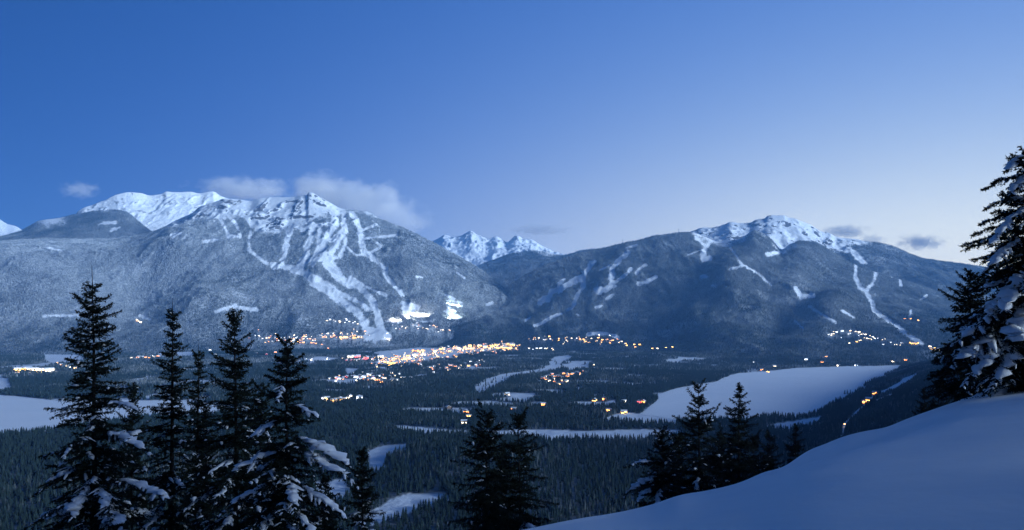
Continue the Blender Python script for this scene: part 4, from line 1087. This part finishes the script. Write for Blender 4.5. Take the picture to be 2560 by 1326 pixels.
    for r0, x1, y1, fwd, sn_ in arms:
        z0 = CAMZ + (YH - r0) / F * d - zb; p0 = resample(ax, np.array([np.clip(z0 / H, 0, 1)]))[0]
        d1 = d - fwd; p1 = np.array([(x1 - CX) / F * d1 - Xb, -fwd, CAMZ + (YH - y1) / F * d1 - zb])
        L_ = np.linalg.norm(p1 - p0); mid = (p0 + p1) / 2 + np.array([0, 0, 0.16 * L_]); s_ = np.linspace(0, 1, 11)[:, None]
        path = (1 - s_) ** 2 * p0 + 2 * s_ * (1 - s_) * mid + s_ ** 2 * p1; path[1:-1] += rg.normal(0, 0.02, (9, 3))
        bough(path, 0.5, sn_, 0.75 if sn_ > 0 else 0.55, 1.05)
    NV = np.concatenate(NV)
    crown_ = add_obj('crown', mesh_np('crown', NV, [np.arange(len(NV)).reshape(-1, 3)], [M_NEEDLE], smooth=False), e)
    add_obj('boughs', mesh_np('boughs', np.concatenate(BV), [np.concatenate(BF)], [M_BARK]), crown_)
    if SV: add_obj('snow_load', mesh_np('snow_load', np.concatenate(SV), [np.concatenate(SF)], [M_CLUMP]), crown_)
    return len(NV) // 3, sum(len(f) for f in SF) * 2


tri = []
FIRS = [
    ('tallest fir of the left group, thin bare leader, heavy snow on its low boughs', 237, 664, 25, 3.8, 101, 0.42, 1.0, dict(lean=-0.1, tip=0.955, arms=[(1165, 80, 1242, 0.6, 1), (1180, 175, 1320, 1.6, 1), (1200, 278, 1305, 1.7, 1), (1195, 440, 1262, 0.4, 1), (1260, 50, 1330, 0.8, 1), (1250, 320, 1350, 1.5, 1), (1090, 150, 1150, 1.0, 1), (1075, 395, 1150, 0.5, 1), (1010, 345, 1030, 0.6, 1), (1030, 130, 1045, 0.3, 0.4)])),
    ('slimmer fir behind the tallest one, second from the left edge', 425, 745, 29, 3.1, 102, 0.40, 0.9, dict(power=0.95, lean=0.1, tip=0.965)),
    ('dark full fir in the middle of the left group', 582, 782, 27, 3.7, 104, 0.42, 0.95, dict(power=0.75, arms=[(1150, 520, 1190, 1.2, 1), (1200, 455, 1290, 1.0, 1)])),
    ('fir at the right of the left group with long snow-padded arching boughs', 716, 834, 22, 3.5, 105, 0.5, 1.1, dict(power=0.9, arms=[(1090, 888, 1178, 0.4, 1), (1125, 898, 1222, 0.9, 1), (1205, 872, 1305, 0.8, 1), (1170, 738, 1292, 1.6, 1), (1130, 565, 1195, 0.8, 1), (1200, 548, 1290, 0.8, 1), (1260, 790, 1345, 1.3, 1), (1010, 800, 1052, 0.5, 1), (960, 690, 1010, 1.0, 1), (1260, 640, 1350, 1.2, 1), (1050, 610, 1110, 0.5, 1)])),
    ('small open fir with snow tufts standing beside the arching boughs', 905, 1122, 25, 1.9, 106, 0.5, 1.0, dict(snow_from=0.1)),
    ('left one of the twin dark firs in the middle of the view', 1216, 1030, 30, 3.9, 107, 0.10, 0.9, dict(power=0.7)),
    ('right one of the twin dark firs in the middle of the view', 1302, 1040, 31, 4.1, 108, 0.10, 0.9, dict(power=0.75, lean=-0.1)),
    ('broad low fir with snow-lined boughs at the edge of the snow slope', 1655, 1078, 31, 4.0, 109, 0.45, 0.9, dict(vis=1300, power=0.75, arms=[(1190, 1552, 1250, 0.5, 1), (1200, 1590, 1262, 1.0, 1), (1160, 1562, 1168, 0.4, 1), (1215, 1640, 1280, 1.2, 1)])),
    ('pointed fir in front of the frozen lake, left of its slender neighbour', 1745, 962, 34, 4.4, 110, 0.18, 0.9, dict(vis=1300, power=0.8, arms=[(1100, 1800, 1010, 0.2, 0), (1090, 1680, 1040, 0.2, 0), (1180, 1735, 1245, 1.0, 1)])),
    ('slender pointed fir silhouetted against the middle of the frozen lake', 1851, 960, 36, 4.1, 111, 0.08, 0.9, dict(vis=1300, power=0.95, arms=[(1075, 1895, 1035, 0.2, 0), (1060, 1812, 1020, 0.2, 0)])),
    ('dark fir rising behind the big snow-laden one by the right edge', 2428, 686, 27, 3.2, 115, 0.12, 0.9, dict(power=0.7)),
]
for lab, x, y, d, R_, sd, sn_, fi, kw in FIRS: tri.append(fir(lab, x, y, d, R_, sd, sn_, fi, **kw))
tri.append(fir('big snow-laden fir cut off by the right edge, thick snow on every bough', 2585, 378, 21.5, 3.3, 114, 0.55, 1.2, snow_from=0.0, size=1.15, droop=1.2, thin=1.15, pad=0.95, power=0.7,
               arms=[(440, 2455, 475, 0.2, 0), (490, 2460, 524, 0.1, 0), (535, 2450, 562, 0.2, 0), (560, 2434, 588, 0.1, 0), (600, 2410, 624, 0.2, 0), (372, 2512, 432, 0.3, 1), (430, 2514, 505, 0.6, 1), (510, 2476, 615, 0.8, 1), (580, 2448, 705, 1.0, 1),
                     (640, 2500, 800, 1.4, 1), (700, 2425, 850, 0.8, 1), (740, 2385, 872, 0.4, 1), (790, 2340, 962, 0.6, 1), (830, 2400, 975, 1.2, 1), (860, 2470, 985, 1.6, 1), (720, 2530, 880, 1.6, 1), (800, 2335, 900, 0.2, 0.5)]))
def fir_copy(src, X, Y, rz, sc_, label, top=None, wide=1.0):
    """a copy of a fir with copies of its parts, set on the slope; top: height its tip must reach"""
    zb = slope_z(X, Y) - 0.4; e = src.copy(); COL.objects.link(e); e.location = (X, Y, zb); e.rotation_euler = (0, 0, rz); e['label'] = label
    k = sc_ if top is None else (top - zb) / src['height']
    e.scale = (k * wide, k * wide, k)
    for ch in src.children:
        c = ch.copy(); COL.objects.link(c); c.parent = e
        for gr in ch.children:
            g_ = gr.copy(); COL.objects.link(g_); g_.parent = c


by_label = {o['label']: o for o in COL.objects if o.name.startswith('fir_tree')}
ROOT = {f[5]: by_label[f[0]] for f in FIRS}
FILL = [('short fir whose top pokes out just right of the second fir', 492, 850, 32, 2.7, 102),
        ('low dark fir filling the gap behind the tallest and the second fir', 335, 965, 31, 3.0, 104),
        ('low dark fir filling the gap behind the second and the middle fir', 515, 985, 33, 2.8, 102),
        ('low dark fir behind the arching boughs, left of their trunk', 650, 945, 31, 2.8, 105),
        ('low snow-tufted fir under the arching boughs', 812, 1190, 29, 2.6, 106),
        ('low dark fir just right of the slender one, before the lake shore', 1925, 1088, 38, 3.6, 110),
        ('last dark fir before the crest of the snow slope', 1992, 1062, 40, 3.6, 111),
        ('dark fir filling the gap between the broad low one and the pointed one', 1698, 1092, 36, 3.4, 109),
        ('dark fir filling the gap between the pointed and the slender fir', 1800, 1088, 39, 3.4, 107),
        ('dark fir filling the gap right behind the slender fir', 1888, 1092, 39, 3.2, 108),
        ('low dark fir behind and between the twin firs', 1256, 1128, 34, 3.4, 107),
        ('small dark fir peeping over the crest of the snow slope', 2308, 968, 40, 2.2, 111),
        ('second small dark fir over the crest, next to the big snowy one', 2348, 956, 38, 2.2, 108)]     # firs that fill the gaps: (label, column, top row, distance, widest bough, modelled on)
for k, (lab, x, y, d, R_, like) in enumerate(FILL):
    Xb = (x - CX) / F * d; src = ROOT[like]; hgt = CAMZ + (YH - y) / F * d - slope_z(Xb, d) + 0.4
    fir_copy(src, Xb, d, 1.3 + 1.9 * k, 1.0, lab, CAMZ + (YH - y) / F * d, np.clip(R_ / (src['spread'] * hgt / src['height']), 0.8, 1.3))
# unseen fir copies off to the right, added to shade slope and big fir
src, src2 = ROOT[104], ROOT[105]
for s_, X, Y, rz, k, lab in ((src, 19.5, 15.0, 1.0, 1.1, 'tall unseen fir added to shade the big snow-laden one'), (src2, 17.0, 8.0, 2.0, 1.2, 'tall unseen fir added to shade the right of the snow slope'),
                             (src, 13.5, 2.0, 3.0, 1.15, 'tall unseen shade fir added to the right of the viewer'), (src2, 24.0, 12.0, 4.0, 1.2, 'tall unseen shade fir added deeper outside the frame'), (src, 19.0, 1.5, 5.0, 1.3, 'tallest unseen shade fir added to the right of the viewer'),
                             (ROOT[110], 15.5, 5.0, 0.4, 1.7, 'bushy unseen shade fir added to the right of the viewer'), (ROOT[111], 20.5, 9.5, 2.4, 1.8, 'slim unseen shade fir added outside the frame'), (ROOT[110], 11.0, -3.0, 4.1, 1.6, 'bushy unseen shade fir added behind the viewer on the right')):
    fir_copy(s_, X, Y, rz, k, lab)
print('fir tris', sum(a for a, b in tri), sum(b for a, b in tri), 'forest', len(P))

# ------------------------------------------------------------------ clouds
def cloud(label, x, y, w_, h_, d, dens, seed, scale=2.2, thr=0.45, grey=1.0):
    c = ((x - CX) / F * d, d, CAMZ + (YH - y) / F * d); sx = w_ / F * d / 2; sz = h_ / F * d / 2
    v, f = box(0, 0, 0, 2, 2, 2)
    m = bpy.data.materials.new('cloud_vapour'); m.use_nodes = True; t = m.node_tree; t.nodes.remove(t.nodes['Principled BSDF'])
    vol = t.nodes.new('ShaderNodeVolumePrincipled'); vol.inputs['Color'].default_value = (grey, grey, grey, 1); vol.inputs['Anisotropy'].default_value = 0.0
    tcn = t.nodes.new('ShaderNodeTexCoord')
    ln = t.nodes.new('ShaderNodeVectorMath'); ln.operation = 'LENGTH'; t.links.new(tcn.outputs['Object'], ln.inputs[0])
    mp = t.nodes.new('ShaderNodeMapping'); t.links.new(tcn.outputs['Object'], mp.inputs[0]); mp.inputs['Location'].default_value = (seed * 3.7, seed * 1.3, seed * 2.1); mp.inputs['Scale'].default_value = (sx / sz * 0.5 + 0.5, 1, 1)
    nz = t.nodes.new('ShaderNodeTexNoise'); nz.inputs['Scale'].default_value = scale; nz.inputs['Detail'].default_value = 4; nz.inputs['Roughness'].default_value = 0.55; t.links.new(mp.outputs[0], nz.inputs['Vector'])
    r_ = n_math(t, 'SUBTRACT', 1.0, ln.outputs['Value'])
    q = n_math(t, 'ADD', n_math(t, 'MULTIPLY', r_, 0.7), nz.outputs['Fac']); q = n_math(t, 'SUBTRACT', q, thr + 0.25)
    q = n_math(t, 'MULTIPLY', n_math(t, 'MAXIMUM', n_math(t, 'MULTIPLY', q, 3.0), 0.0), n_math(t, 'GREATER_THAN', r_, 0.0))
    t.links.new(n_math(t, 'MULTIPLY', n_math(t, 'MINIMUM', q, 1.0), dens), vol.inputs['Density'])
    t.links.new(vol.outputs[0], t.nodes['Material Output'].inputs['Volume'])
    o = add_obj('cloud', mesh_np('cloud', v, [f], [m], smooth=False), None, c); o.scale = (sx, sx * 0.45, sz)
    tag(o, label, 'cloud', kind='stuff')


cloud('soft white cap cloud trailing to the right of the left summit', 880, 505, 330, 140, 27500, 0.0017, 1, 1.8, 0.40)
cloud('bright billow of cloud rising straight behind the summit', 795, 478, 180, 120, 29500, 0.0017, 8, 1.6, 0.38)
cloud('thin tail of the cap cloud sinking along the ridge', 990, 550, 260, 130, 28600, 0.0011, 9, 1.8, 0.42)
cloud('faint low cloud bank behind the summit ridge', 610, 476, 330, 90, 28500, 0.0012, 2, 1.8, 0.42)
cloud('small faint cloud puff over the far left ridge', 200, 475, 140, 60, 29000, 0.0010, 3)
cloud('thin grey streak of cloud above the gap', 1350, 575, 240, 36, 29000, 0.0012, 4, grey=0.6)
cloud('small grey cloud standing over the long dark shoulder', 2300, 606, 170, 54, 29000, 0.0028, 5, grey=0.35)
cloud('grey cloud wisps beside the flat-topped summit', 2110, 580, 180, 52, 28500, 0.0022, 6, grey=0.45)
cloud('small grey cloud touching the shoulder line', 2180, 600, 100, 40, 27800, 0.0024, 7, grey=0.4)

# ------------------------------------------------------------------ evening haze
m = bpy.data.materials.new('haze_air'); m.use_nodes = True; t = m.node_tree; t.nodes.remove(t.nodes['Principled BSDF'])
vol = t.nodes.new('ShaderNodeVolumePrincipled'); vol.inputs['Color'].default_value = (0.22, 0.52, 1.0, 1); vol.inputs['Density'].default_value = HAZE = 0.000031
t.links.new(vol.outputs[0], t.nodes['Material Output'].inputs['Volume'])
v, f = box(0, 11700, 1180, 40000, 28000, 2600)
tag(add_obj('haze', mesh_np('haze', v, [f], [m], smooth=False)), 'thin blue evening haze filling the valley', 'haze', kind='stuff')
